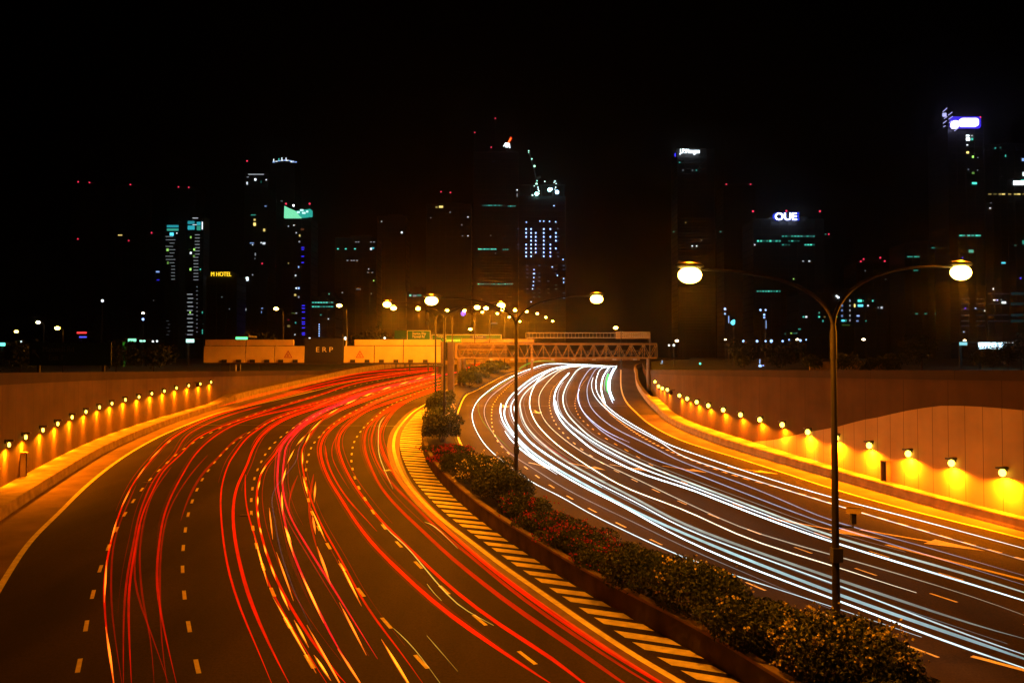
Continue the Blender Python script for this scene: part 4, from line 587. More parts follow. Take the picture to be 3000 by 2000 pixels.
def win_mat(c, s):
    s = round(s*s*1.6, 1) if s > .35 else round(s*s*1.3, 2)
    return emit('lit_%s_%s' % ({'t': 'teal', 'c': 'cyan', 'u': 'sky', 'w': 'white', 'b': 'blue', 'B': 'deep_blue', 'y': 'yellow', 'g': 'lime', 'k': 'grey', 'r': 'red', 'o': 'orange'}[c], s), ECOL[c], s)
# ------------------------------------------------------------------ mesh helpers
class MB:
    def __init__(s): s.v = []; s.f = []; s.uv = None
    def box(s, c, d, rz=0, rx=0):
        b = len(s.v); cz, sz = math.cos(rz), math.sin(rz); cx, sx = math.cos(rx), math.sin(rx)
        for k in (-1, 1):
            for x, y in ((-1, -1), (1, -1), (1, 1), (-1, 1)):
                X, Y, Z = x*d[0]/2, y*d[1]/2, k*d[2]/2
                Y, Z = Y*cx-Z*sx, Y*sx+Z*cx
                s.v.append((c[0]+X*cz-Y*sz, c[1]+X*sz+Y*cz, c[2]+Z))
        s.f += [[b+i for i in q] for q in ((3, 2, 1, 0), (4, 5, 6, 7), (0, 1, 5, 4), (1, 2, 6, 5), (2, 3, 7, 6), (3, 0, 4, 7))]
        return s
    def tube(s, pts, r, n=6, caps=True):
        pts = [Vector(p) for p in pts]; b = len(s.v); m = len(pts)
        for i, p in enumerate(pts):
            t = (pts[min(i+1, m-1)]-pts[max(i-1, 0)]).normalized()
            u = t.cross(Vector((0, 0, 1)))
            if u.length < .05: u = t.cross(Vector((1, 0, 0)))
            u.normalize(); w = u.cross(t); rr = r[i] if isinstance(r, (list, tuple)) else r
            for k in range(n):
                a = 2*math.pi*k/n; s.v.append(tuple(p+u*math.cos(a)*rr+w*math.sin(a)*rr))
        for i in range(m-1):
            for k in range(n):
                k2 = (k+1) % n; s.f.append([b+i*n+k, b+i*n+k2, b+(i+1)*n+k2, b+(i+1)*n+k])
        if caps:
            for o in (0, (m-1)*n):
                c = len(s.v); s.v += [s.v[b+o+k] for k in range(n)]; s.f.append([c+k for k in range(n)][::(1 if o else -1)])
        return s
    def ball(s, c, r, n=12, m=7, half=False):
        b = len(s.v); rx, ry, rz_ = r
        for i in range(m+1):
            a = -math.pi/2+math.pi*i/m
            if half: a = -math.pi/2+math.pi/2*i/m
            for k in range(n):
                t = 2*math.pi*k/n; s.v.append((c[0]+rx*math.cos(a)*math.cos(t), c[1]+ry*math.cos(a)*math.sin(t), c[2]+rz_*math.sin(a)))
        for i in range(m):
            for k in range(n):
                k2 = (k+1) % n; s.f.append([b+i*n+k, b+i*n+k2, b+(i+1)*n+k2, b+(i+1)*n+k])
        if half: s.f.append([b+m*n+k for k in range(n)])
        return s
    def poly(s, pts): b = len(s.v); s.v += [tuple(p) for p in pts]; s.f.append(list(range(b, b+len(pts)))); return s
    def prism(s, pts, axis, t):   # thick outline
        b = len(s.v); n = len(pts); a = Vector(axis)*t
        s.v += [tuple(p) for p in pts]+[tuple(Vector(p)+a) for p in pts]
        s.f += [list(range(b, b+n)), [b+n+k for k in range(n)][::-1]]+[[b+k, b+n+k, b+n+(k+1) % n, b+(k+1) % n] for k in range(n)]
        return s
    def build(s, name, mat, parent=None, smooth=False):
        me = bpy.data.meshes.new(name); me.from_pydata(s.v, [], s.f); me.materials.append(mat)
        if s.uv:
            ul = me.uv_layers.new(name='UVMap')
            for li, l in enumerate(me.loops): ul.data[li].uv = s.uv[l.vertex_index]
        if smooth: me.polygons.foreach_set('use_smooth', [True]*len(me.polygons))
        me.update(); o = bpy.data.objects.new(name, me); col.objects.link(o)
        if parent:
            o.parent = parent; o.matrix_parent_inverse = parent.matrix_basis.inverted()
        return o
def tag(o, label=None, cat=None, group=None, kind=None):
    for k, v in (('label', label), ('category', cat), ('group', group), ('kind', kind)):
        if v: o[k] = v
    return o
def empty(name, loc, label, cat, group=None):
    o = bpy.data.objects.new(name, None); o.location = loc; col.objects.link(o); o.empty_display_size = .3
    return tag(o, label, cat, group)
def spline(pts, step=1.5):
    P_ = [Vector((*p, 0)) if len(p) == 2 else Vector(p) for p in pts]; o = []
    for i in range(len(P_)-1):
        a, b, c, d = P_[max(i-1, 0)], P_[i], P_[i+1], P_[min(i+2, len(P_)-1)]
        n = max(2, int((c-b).length/step))
        for k in range(n):
            t = k/n; o.append(.5*((2*b)+(c-a)*t+(2*a-5*b+4*c-d)*t*t+(3*b-a-3*c+d)*t**3))
    o.append(P_[-1]); return o
def smooth(p, it=2):
    for _ in range(it): p = [p[0]]+[(p[i-1]+p[i]*2+p[i+1])/4 for i in range(1, len(p)-1)]+[p[-1]]
    return p
def resample(p, ds):
    o = [p[0]]; acc = 0
    for i in range(1, len(p)):
        seg = (p[i]-p[i-1]).length; 
        while acc+seg >= ds:
            t = (ds-acc)/seg; q = p[i-1].lerp(p[i], t); o.append(q); p[i-1] = q; seg = (p[i]-q).length; acc = 0
        acc += seg
    return o
def normals(p):
    o = []
    for i in range(len(p)):
        t = p[min(i+1, len(p)-1)]-p[max(i-1, 0)]; t.z = 0; t.normalize(); o.append(Vector((t.y, -t.x, 0)))   # right-hand side
    return o
def text(body, size, mat, name, parent, loc, rz=0, width=None, depth=.02, rx=90, off=0):
    cu = bpy.data.curves.new('t', 'FONT'); cu.body = body; cu.size = size; cu.extrude = depth; cu.align_x = 'CENTER'; cu.align_y = 'CENTER'; cu.offset = off
    to = bpy.data.objects.new('t', cu); col.objects.link(to); bpy.context.view_layer.update()
    me = bpy.data.meshes.new_from_object(to.evaluated_get(bpy.context.evaluated_depsgraph_get())); bpy.data.objects.remove(to)
    me.name = name; me.materials.clear(); me.materials.append(mat)
    xs = [v.co.x for v in me.vertices]; k = width/(max(xs)-min(xs)) if width else 1
    c, s_ = math.cos(rz), math.sin(rz); cx, sx = math.cos(R(rx)), math.sin(R(rx))
    for v in me.vertices:
        x, y, z = v.co.x*k, v.co.y, v.co.z; y, z = y*cx-z*sx, y*sx+z*cx
        v.co = (loc[0]+x*c-y*s_, loc[1]+x*s_+y*c, loc[2]+z)
    o = bpy.data.objects.new(name, me); col.objects.link(o)
    if parent: o.parent = parent; o.matrix_parent_inverse = parent.matrix_basis.inverted()
    return o
def lamp(parent, loc, energy, spot=150, blend=.5, radius=.15, rot=(0, 0, 0), color=SOD, name='lamp_light'):
    l = bpy.data.lights.new(name, 'SPOT'); l.energy = energy; l.color = color; l.spot_size = R(spot); l.spot_blend = blend; l.shadow_soft_size = radius
    o = bpy.data.objects.new(name, l); o.location = loc; o.rotation_euler = rot; col.objects.link(o)
    o.parent = parent; o.matrix_parent_inverse = parent.matrix_basis.inverted(); return o
def px(x, y, Y):   # where the photo's sight line meets distance Y
    p = math.atan(83/2700); u = (x-1500)/2700; v = (1000-y)/2700
    r = (u, math.cos(p)-v*math.sin(p), math.sin(p)+v*math.cos(p)); return (r[0]*Y/r[1], 10+r[2]*Y/r[1])
ORD = ['first', 'second', 'third', 'fourth', 'fifth', 'sixth', 'seventh', 'eighth', 'ninth', 'tenth', 'eleventh', 'twelfth', 'thirteenth', 'fourteenth', 'fifteenth', 'sixteenth', 'seventeenth', 'eighteenth', 'nineteenth', 'twentieth']
# ------------------------------------------------------------------ alignments
WL = smooth(spline(D['wall_l'], 1.5), 6); WR = smooth(spline(D['wall_r'], 1.5), 6)
KL = smooth(spline(D['kerb_l'], 1.5), 6); KR = smooth(spline(D['kerb_r'], 1.5), 6)
def lerp_x(curve, y):
    for i in range(len(curve)-1):
        a, b = curve[i], curve[i+1]
        if (a.y-y)*(b.y-y) <= 0 and a.y != b.y: return a.x+(b.x-a.x)*(y-a.y)/(b.y-a.y)
    return curve[-1].x if y > 20 else curve[0].x
def zwl(y): return 9.82 if y < 185 else min(9.82+(y-185)*.031, 13.9)
def zwr(y): return 9.98 if y < 150 else max(9.98, min(zr(y)+1.6, 14.2))
# ------------------------------------------------------------------ ground with the sunken road cut
g = MB(); Ys = [-60, 0]+list(range(10, 300, 6))+[300, 330, 400, 700, 1200, 3000]
def edge(curve, y, far): return lerp_x(curve, y) if y < 255 else far
for y in Ys:
    yy = min(max(y, 2), 250); xl = lerp_x([p for p in WL if p.y < 256], yy) if yy < 250 else None
    xl = lerp_x(WL[:[i for i, p in enumerate(WL) if p.y > 252][0]], min(yy, 250)); xr = lerp_x(WR[:[i for i, p in enumerate(WR) if p.y > 252][0]], min(yy, 250))
    if y > 262: xl, xr = -9-.0*y, 46
    zl = min(zwl(y), 13.6)-.35; zrr = min(zwr(y), 14)-.35; zf = zr(y)-.25
    if y > 262: zf = zr(min(y, 400))-.05; zl = zrr = min(zr(min(y, 400))+.2, 13.9)
    if y > 300: zf = zl
    for x, z in ((-2600, zl), (-200, zl), (xl-.5, zl), (xl-.45, zf), (xr+.45, zf), (xr+.5, zrr), (200, zrr), (2600, zrr)): g.v.append((x, y, z))
for i in range(len(Ys)-1):
    for k in range(7): g.f.append([i*8+k, i*8+k+1, i*8+8+k+1, i*8+8+k])
tag(g.build('ground', M_GRASS), kind='structure')
# road sheet
rd = MB(); Yr = list(range(0, 300, 4))+[300, 305, 318, 330, 380]
for y in Yr:
    if y < 250: a, b = lerp_x(KL[:[i for i, p in enumerate(KL) if p.y > 246][0]], min(y, 244))-.1, lerp_x(KR, min(y, 252))+.1
    else: a, b = -24+(y-250)*.1, 70
    for k in range(5): rd.v.append((a+(b-a)*k/4, y, zr(y)))
for i in range(len(Yr)-1):
    for k in range(4): rd.f.append([i*5+k, i*5+k+1, i*5+6+k, i*5+5+k])
road = tag(rd.build('road', M_ASPH), kind='structure')
M_SHOULD = principled('pale_shoulder', (.21, .135, .075), .9, var=.3, scale=.5, bump=.1, spec=.1)  # paler strip between edge line and barrier
def sheet_between(C1, C2, y0, y1, name, mat, dz):
    b = MB(); ys = [y0+(y1-y0)*i/60 for i in range(61)]
    for y in ys: b.v += [(lerp_x(C1, y), y, zr(y)+dz), (lerp_x(C2, y), y, zr(y)+dz)]
    for i in range(60): b.f.append([2*i, 2*i+1, 2*i+3, 2*i+2])
    return b.build(name, mat, road)
EL = spline(D['edge_left'], 1); ER = spline(D['edge_rr'], 1)
sheet_between(KL, EL, EL[0].y+1, 150, 'shoulder', M_SHOULD, .002); sheet_between(ER, KR, ER[0].y+1, 108, 'shoulder', M_SHOULD, .002)
def paint_line(mb, pts, w, dz=.006, dash=None, start=0):
    p = smooth(spline(pts, 1.0), 3); n = normals(p)
    if dash is None:
        b = len(mb.v)
        for q, m in zip(p, n): mb.v += [(q.x-m.x*w/2, q.y-m.y*w/2, zr(q.y)+dz), (q.x+m.x*w/2, q.y+m.y*w/2, zr(q.y)+dz)]
        for i in range(len(p)-1): mb.f.append([b+2*i, b+2*i+1, b+2*i+3, b+2*i+2])
    else:
        q = resample([v.copy() for v in p], .25); per, ln = dash; n = normals(q)
        k = 0; np_, nl = int(per/.25), int(ln/.25)
        i = int(start/.25)
        while i+nl < len(q):
            b = len(mb.v)
            for j in (i, i+nl//2, i+nl):
                a, m = q[j], n[j]; mb.v += [(a.x-m.x*w/2, a.y-m.y*w/2, zr(a.y)+dz), (a.x+m.x*w/2, a.y+m.y*w/2, zr(a.y)+dz)]
            mb.f += [[b, b+1, b+3, b+2], [b+2, b+3, b+5, b+4]]; i += np_
    return mb
for k, w in (('edge_left', .26), ('edge_a', .26), ('edge_r', .2), ('edge_rr', .22)):
    paint_line(MB(), D[k], w).build('edge_line', M_PAINT, road)
for k in ('ll1', 'll2', 'll3', 'll4', 'll5'): paint_line(MB(), D[k], .14, dash=(4, 1.25)).build('lane_line', M_PAINT, road)
for k in ('r1', 'r2', 'r3'): paint_line(MB(), D[k], .12, dash=(4, 1.25)).build('lane_line', M_PAINT, road)
paint_line(MB(), D['r4'], .22, dash=(1.5, .75)).build('lane_line', M_PAINT, road)
# red strip under the line and the hatched bars beside the planter
A = resample(smooth(spline(D['edge_a'], 1), 3), .25); nA = normals(A)
PL = smooth(spline(D['pl_l'], 1), 3)
M_REDROAD = principled('red_road_surface', (.11, .028, .018), .7, var=.3, scale=2)
rs = MB()
for q, m in zip(A, nA):
    if 24 < q.y < 118: rs.v += [(q.x-m.x*.55, q.y-m.y*.55, zr(q.y)+.003), (q.x+m.x*.75, q.y+m.y*.75, zr(q.y)+.003)]
for i in range(len(rs.v)//2-1): rs.f.append([2*i, 2*i+1, 2*i+3, 2*i+2])
rs.build('red_edge_strip', M_REDROAD, road)
hb = MB(); i = 0
Ar = list(A)
while i < len(Ar):
    q = Ar[i]; m = nA[i]
    if q.y > 122: break
    x0, y0 = q.x+m.x*.55, q.y+m.y*.55; d = Vector((.905, -.425))
    # march to the planter
    t = 0
    while t < 7 and y0+d.y*t > 4 and (x0+d.x*t) < lerp_x(PL, max(y0+d.y*t, PL[0].y+.1))-.12: t += .1
    if t > .4:
        wd_ = .78/2; e = Vector((.5, .86)) if False else Vector((-m.y, m.x))*wd_
        a = Vector((x0, y0)); b_ = a+d*t
        for v in (a-e, b_-e, b_+e, a+e): hb.v.append((v.x, v.y, zr(v.y)+.009))
        n_ = len(hb.v); hb.f.append([n_-4, n_-3, n_-2, n_-1])
    i += 5.4 and 5 if (len(hb.f) % 2) else 6
hb.build('hatching', M_PAINT, road)
# arrows
def arrow(x, y, ang, L=4.2, name='lane_arrow', w=1.0):
    a = MB(); c, s_ = math.cos(ang), math.sin(ang)
    def pt(u, v): X = x+u*c-v*s_; Y = y+u*s_+v*c; return (X, Y, zr(Y)+.011)
    a.poly([pt(-L/2, -.09*w), pt(L*.08, -.09*w), pt(L*.08, .09*w), pt(-L/2, .09*w)]); a.poly([pt(L*.08, -.5*w), pt(L/2, 0), pt(L*.08, .5*w)])
    return a.build(name, M_PAINT, road)
for (x, y), a_ in zip(D['arrows'], (-60, -58, -55, -52, -50, -48)): arrow(x, y, R(a_))
for x, y, a_ in ((16.2, 26.6, -50), (16.0, 47.0, -50), (19.6, 44.6, -48), (-1.0, 120, -84), (3.0, 112, -84)): arrow(x, y, R(a_), 6 if y < 60 else 4.5, w=1.25)
sl = MB(); paint_line(sl, [(17.6, 43.6), (19.2, 40.4), (20.7, 37.6), (22.4, 34.5), (24.5, 30.5)], .3); sl.build('solid_line', M_PAINT, road)
# darker joint band across the carriageways (expansion joint) and manhole covers
M_JOINT = principled('joint_metal', (.02, .018, .016), .5)
jb = MB()
for y0, x0, x1 in ((97, -36, -11), (121, -6, 15)):
    jb.poly([(x0, y0, zr(y0)+.004), (x1, y0-1.2, zr(y0-1.2)+.004), (x1, y0-.9, zr(y0-.9)+.004), (x0, y0+.3, zr(y0+.3)+.004)])
jb.build('expansion_joint', M_JOINT, road)
for x, y in ((-8.9, 66.1), (-14.5, 50.5), (6.2, 62), (-24, 61)):
    MB().tube([(x, y, zr(y)+.003), (x, y, zr(y)+.012)], .34, 16).build('manhole_cover', M_JOINT, road)
# ------------------------------------------------------------------ side walls
def wall(name, C, W, side, ztop, label, mats, cope_h, hband=None):
    root = empty(name, (C[20].x, C[20].y, zr(C[20].y)), label, 'wall')
    n = normals(C); lo, up, cp = MB(), MB(), MB(); lo.uv, up.uv, cp.uv = [], [], []; u = 0
    for i, (p, m) in enumerate(zip(C, n)):
        if i: u += (p-C[i-1]).length
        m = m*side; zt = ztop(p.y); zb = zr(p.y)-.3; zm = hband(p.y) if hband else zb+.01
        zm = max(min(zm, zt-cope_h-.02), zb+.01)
        for mb, z0, z1, off in ((lo, zb, zm, .02), (up, zm, zt-cope_h, 0)):
            for dx, z in ((off, z0), (off, z1), (-.4, z1), (-.4, z0)):
                mb.v.append((p.x+m.x*dx, p.y+m.y*dx, z)); mb.uv.append((u, z))
        for dx, z in ((.1, zt-cope_h), (.1, zt), (-.5, zt), (-.5, zt-cope_h)):
            cp.v.append((p.x+m.x*dx, p.y+m.y*dx, z)); cp.uv.append((u, z))
    for mb in (lo, up, cp):
        for i in range(len(C)-1):
            for k in range(4): k2 = (k+1) % 4; mb.f.append([4*i+k, 4*i+k2, 4*i+4+k2, 4*i+4+k])
    if hband: lo.build('lower_panel', mats[0], root)
    up.build('wall_face', mats[1], root); cp.build('coping', mats[2], root)
    return root
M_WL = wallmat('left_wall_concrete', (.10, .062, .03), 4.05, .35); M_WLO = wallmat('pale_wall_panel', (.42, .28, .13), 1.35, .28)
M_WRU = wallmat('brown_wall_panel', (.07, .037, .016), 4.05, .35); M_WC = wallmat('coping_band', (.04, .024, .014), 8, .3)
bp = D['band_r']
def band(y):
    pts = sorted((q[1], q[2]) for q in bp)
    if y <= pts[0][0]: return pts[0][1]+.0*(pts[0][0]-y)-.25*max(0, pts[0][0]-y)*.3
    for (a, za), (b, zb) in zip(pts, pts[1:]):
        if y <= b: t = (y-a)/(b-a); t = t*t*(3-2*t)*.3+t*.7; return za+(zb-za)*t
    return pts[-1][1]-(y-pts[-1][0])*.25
wl = wall('retaining_wall', WL, None, 1, zwl, 'left concrete retaining wall above the red streaks, with a row of sixteen wall lamps', (M_WL, M_WL, M_WC), .72)
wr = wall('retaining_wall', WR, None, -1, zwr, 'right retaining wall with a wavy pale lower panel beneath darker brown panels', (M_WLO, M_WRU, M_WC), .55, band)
def barrier(C, WW, side, label, hfun):
    root = empty('road_barrier', (C[20].x, C[20].y, zr(C[20].y)), label, 'barrier')
    n = normals(C); b = MB()
    for p, m in zip(C, n):
        m = m*side; z = zr(p.y); h = hfun(p.y)
        # nearest wall point outward
        best = min(WW, key=lambda q: (q-p).length_squared); w = max(.45, (best-p).length-.03)
        if p.y > 125: w = .5
        for dx, dz in ((.05, -.05), (.05, .1), (.02, .2), (0, h-.04), (-.04, h), (-w, h+.02), (-w, -.2)):
            b.v.append((p.x+m.x*dx, p.y+m.y*dx, z+dz))
    for i in range(len(C)-1):
        for k in range(6): b.f.append([7*i+k, 7*i+k+1, 7*i+8+k, 7*i+7+k])
    b.build('concrete_body', M_CONC, root); return root
barrier(KL, WL, 1, 'low concrete barrier curving along the foot of the left wall', lambda y: .62 if y < 116 else min(1.2, .62+(y-116)*.08))
barrier(KR, WR, -1, 'low concrete barrier curving along the foot of the right wall', lambda y: .62 if y < 110 else .8)
# ------------------------------------------------------------------ wall lamps
M_HOOD = principled('lamp_hood', (.03, .028, .025), .5, .3)
def wall_lamp(x, y, z, C, side, label, group, e, rot_in):
    i = min(range(len(C)), key=lambda k: (C[k]-Vector((x, y, 0))).length_squared); m = normals(C)[i]*side
    ang = math.atan2(m.y, m.x); L0 = Vector((x, y, z))
    root = empty('wall_lamp', (x, y, z), label, 'lamp', group)
    MB().box(L0+m*.26+Vector((0, 0, .36)), (.52, .34, .09), ang).box(L0+m*.05+Vector((0, 0, .3)), (.09, .2, .26), ang).build('hood', M_HOOD, root)
    MB().ball(L0+m*.24+Vector((0, 0, .1)), (.09, .09, .15) if side > 0 else (.18, .18, .2), 12, 8).build('lens', M_WLAMP, root, True)
    tilt = R(rot_in)
    d = Vector((-m.x*math.sin(tilt), -m.y*math.sin(tilt), -math.cos(tilt)))
    q = d.to_track_quat('-Z', 'Y').to_euler()
    lamp(root, L0+m*.27+Vector((0, 0, -.14)), e, 72 if side > 0 else 118, 1., .05, q, color=(1, .21, .002))
    lamp(root, L0+m*.34+Vector((0, 0, -.16)), e*(.42 if side > 0 else 2.0), 168, .3, .08, (0, 0, 0), color=(1, .21, .002), name='lamp_wash')
for i, (x, y, z) in enumerate(D['lamps_l']):
    wall_lamp(x, y, z-.15, WL, 1, '%s wall lamp from the left edge of the photo, on the left wall' % ORD[i], 'lamps along the left wall', E_WALL*rnd.uniform(2.2, 2.9), 20)
for i, (x, y, z) in enumerate(D['lamps_r']):
    wall_lamp(x, y, z-.15, WR, -1, '%s wall lamp counted from the gantry end, on the right wall' % ORD[i], 'lamps along the right wall', E_WALL*(1 if i > 7 else .8)*rnd.uniform(.85, 1.15), 12)
# recesses and cameras on the walls
def wall_item(name, x, y, z, C, side, w, h, label, cat):
    i = min(range(len(C)), key=lambda k: (C[k]-Vector((x, y, 0))).length_squared); m = normals(C)[i]*side; ang = math.atan2(m.y, m.x)
    root = empty(name, (x, y, z), label, cat); L0 = Vector((x, y, z))
    f = MB(); t = Vector((-m.y, m.x, 0))
    for sgn in (-1, 1): f.box(L0+t*sgn*w/2+m*.16, (.3, .07, h), ang)
    f.box(L0+m*.17+Vector((0, 0, h/2)), (.34, w+.12, .07), ang); f.build('frame', M_COPE, root)
    MB().box(L0+m*.05, (.06, w-.07, h-.05), ang).build('door', M_BLACK, root)
    return root, L0, m, t, ang
x, y, z = D['items']['niche_r']; r_, L0, m, t, ang = wall_item('service_cabinet', x, y, z, WR, -1, .55, 1.5, 'narrow dark service cabinet on the right wall between two lamps', 'cabinet')
MB().box(L0+m*.12+t*.1+Vector((0, 0, .25)), (.05, .12, .14), ang).build('blue_badge', emit('badge_blue', (.1, .15, .8), .5), r_)
x, y, z = D['items']['niche_l']; wall_item('service_cabinet', x, y, z, WL, 1, .4, 1.6, 'narrow dark service cabinet low on the left wall near the photo edge', 'cabinet')
for k, C, sd, lb in (('cam_r', WR, -1, 'small dark ball camera on the right wall among the farthest lamps'), ('cam_l', WL, 1, 'small dark ball camera on the left wall between the farthest lamps')):
    x, y, z = D['items'][k]; root = empty('dome_camera', (x, y, z), lb, 'camera')
    i = min(range(len(C)), key=lambda k: (C[k]-Vector((x, y, 0))).length_squared); m = normals(C)[i]*sd
    MB().tube([(x, y, z+.3), (x+m.x*.5, y+m.y*.5, z+.3)], .05).build('bracket', M_HOOD, root); MB().ball((x+m.x*.5, y+m.y*.5, z), (.26, .26, .26)).build('dome', M_BLACK, root, True)
# ------------------------------------------------------------------ planter down the median
PR = smooth(spline(D['edge_r'], 1), 3); nPR = normals(PR)
PRi = [p-m*.3 for p, m in zip(PR, nPR)]
PLn = [p for p in PL if p.y < 232]
planter = empty('median_planter', (0, 50, zr(50)), 'long concrete planter wall curving between the two carriageways', 'planter')
def strip_wall(C, side, h, t=.22):
    n = normals(C); b = MB()
    for p, m in zip(C, n):
        m = m*side; z = zr(p.y)
        for dx, dz in ((0, -.1), (0, h), (-.03, h+.03), (-t, h+.03), (-t, -.1)): b.v.append((p.x+m.x*dx, p.y+m.y*dx, z+dz))
    for i in range(len(C)-1):
        for k in range(4): b.f.append([5*i+k, 5*i+k+1, 5*i+6+k, 5*i+5+k])
    return b
strip_wall(PLn, -1, .78).build('planter_wall', M_PLANT, planter)
cpg = MB(); nn0 = normals(PLn)
for p, m in zip(PLn, nn0):
    z = zr(p.y)+.812
    for dx, dz in ((-.03, -.07), (-.03, .03), (.27, .03), (.27, -.07)): cpg.v.append((p.x+m.x*dx, p.y+m.y*dx, z+dz))
for i in range(len(PLn)-1):
    for k in range(3): cpg.f.append([4*i+k, 4*i+k+1, 4*i+5+k, 4*i+4+k])
cpg.build('coping', M_CONC, planter)  # paler than the wall: the lit top edge is put into the colour
strip_wall([p for p in PRi if p.y < 232], 1, .3).build('kerb', M_PLANT, planter)
so = MB(); ys = [8+4*i for i in range(56)]
for y in ys:
    a = lerp_x(PLn, max(y, PLn[0].y+.1))+.2; b = lerp_x(PRi, max(y, PRi[0].y+.1))-.2
    if b < a+.4: b = a+.4
    for k, zz in ((0, .6), (.5, .55), (1, .26)): so.v.append((a+(b-a)*k, y, zr(y)+zz))
for i in range(len(ys)-1):
    for k in range(2): so.f.append([3*i+k, 3*i+k+1, 3*i+4+k, 3*i+3+k])
so.build('soil', M_SOIL, planter)
# ------------------------------------------------------------------ bushes
def bush(x, y, rx, ry, h, label, flower=None, nl=2600, fl=120, ls=.09, mat=0, rz=0, name='bush', base=.45, fside=1):
    z = zr(y)+base; root = empty(name, (x, y, z), label, 'bush', 'bushes in the median planter')
    r = random.Random(int(x*31+y*17)); c, s_ = math.cos(rz), math.sin(rz)
    lob = [(r.uniform(-.6, .6), r.uniform(-.6, .6), r.uniform(.35, .75), r.uniform(.32, .55)) for _ in range(9)]
    def surf():
        # a point near the surface of the union of lobes, in unit coordinates
        while True:
            if r.random() < .55: L_ = (0, 0, .42, .82)
            else: L_ = r.choice(lob)
            a = r.uniform(0, 2*math.pi); b = math.asin(r.uniform(-.35, 1)); d = L_[3]*r.uniform(.72, 1.04)
            u, v, w = L_[0]+d*math.cos(a)*math.cos(b), L_[1]+d*math.sin(a)*math.cos(b), L_[2]+d*.62*math.sin(b)
            if w > 0 and u*u+v*v < 1.25: return u, v, w
    def put(u, v, w): return (x+(u*rx)*c-(v*ry)*s_, y+(u*rx)*s_+(v*ry)*c, z+w*h)
    lf = MB()
    for _ in range(nl):
        p = Vector(put(*surf())); a = Vector((r.gauss(0, 1), r.gauss(0, 1), r.gauss(0, 1))).normalized(); b = a.cross(Vector((r.gauss(0, 1), r.gauss(0, 1), r.gauss(0, 1)))).normalized()
        k = ls*r.uniform(.6, 1.5); n = len(lf.v)
        lf.v += [tuple(p-a*k), tuple(p+b*k*.45), tuple(p+a*k), tuple(p-b*k*.45)]; lf.f.append([n, n+1, n+2, n+3])
    lf.build('foliage', M_LEAF[mat], root)
    st = MB()
    for _ in range(10):
        u, v, w = surf(); st.tube([(x+r.uniform(-.1, .1), y+r.uniform(-.1, .1), z-.05), put(u*.5, v*.5, w*.5), put(u, v, w*.95)], [.035, .02, .008], 5)
    st.build('stem', M_BARK, root)
    if flower:
        fb = MB()
        cl = [surf() for _ in range(max(6, fl//6))]
        for _ in range(fl):
            q = r.choice(cl); u, v, w = q[0]+r.gauss(0, .07), q[1]+r.gauss(0, .07), q[2]+r.gauss(0, .05)+.04
            p = Vector(put(u*1.06, v*1.06, w*1.05)); k = ls*r.uniform(.55, 1.0)
            for _k in range(3):
                a = Vector((r.gauss(0, 1), r.gauss(0, 1), r.gauss(0, 1))).normalized(); b = a.cross(Vector((r.gauss(0, 1), r.gauss(0, 1), r.gauss(0, 1)))).normalized()
                n = len(fb.v); fb.v += [tuple(p-a*k), tuple(p+b*k), tuple(p+a*k), tuple(p-b*k)]; fb.f.append([n, n+1, n+2, n+3])
        fb.build('blossom', M_FLW if flower == 'w' else M_FLR, root)
    return root
def mid(y, t=.5):
    a = lerp_x(PLn, y)+.3; b = lerp_x(PRi, y)-.1; return a+(b-a)*t
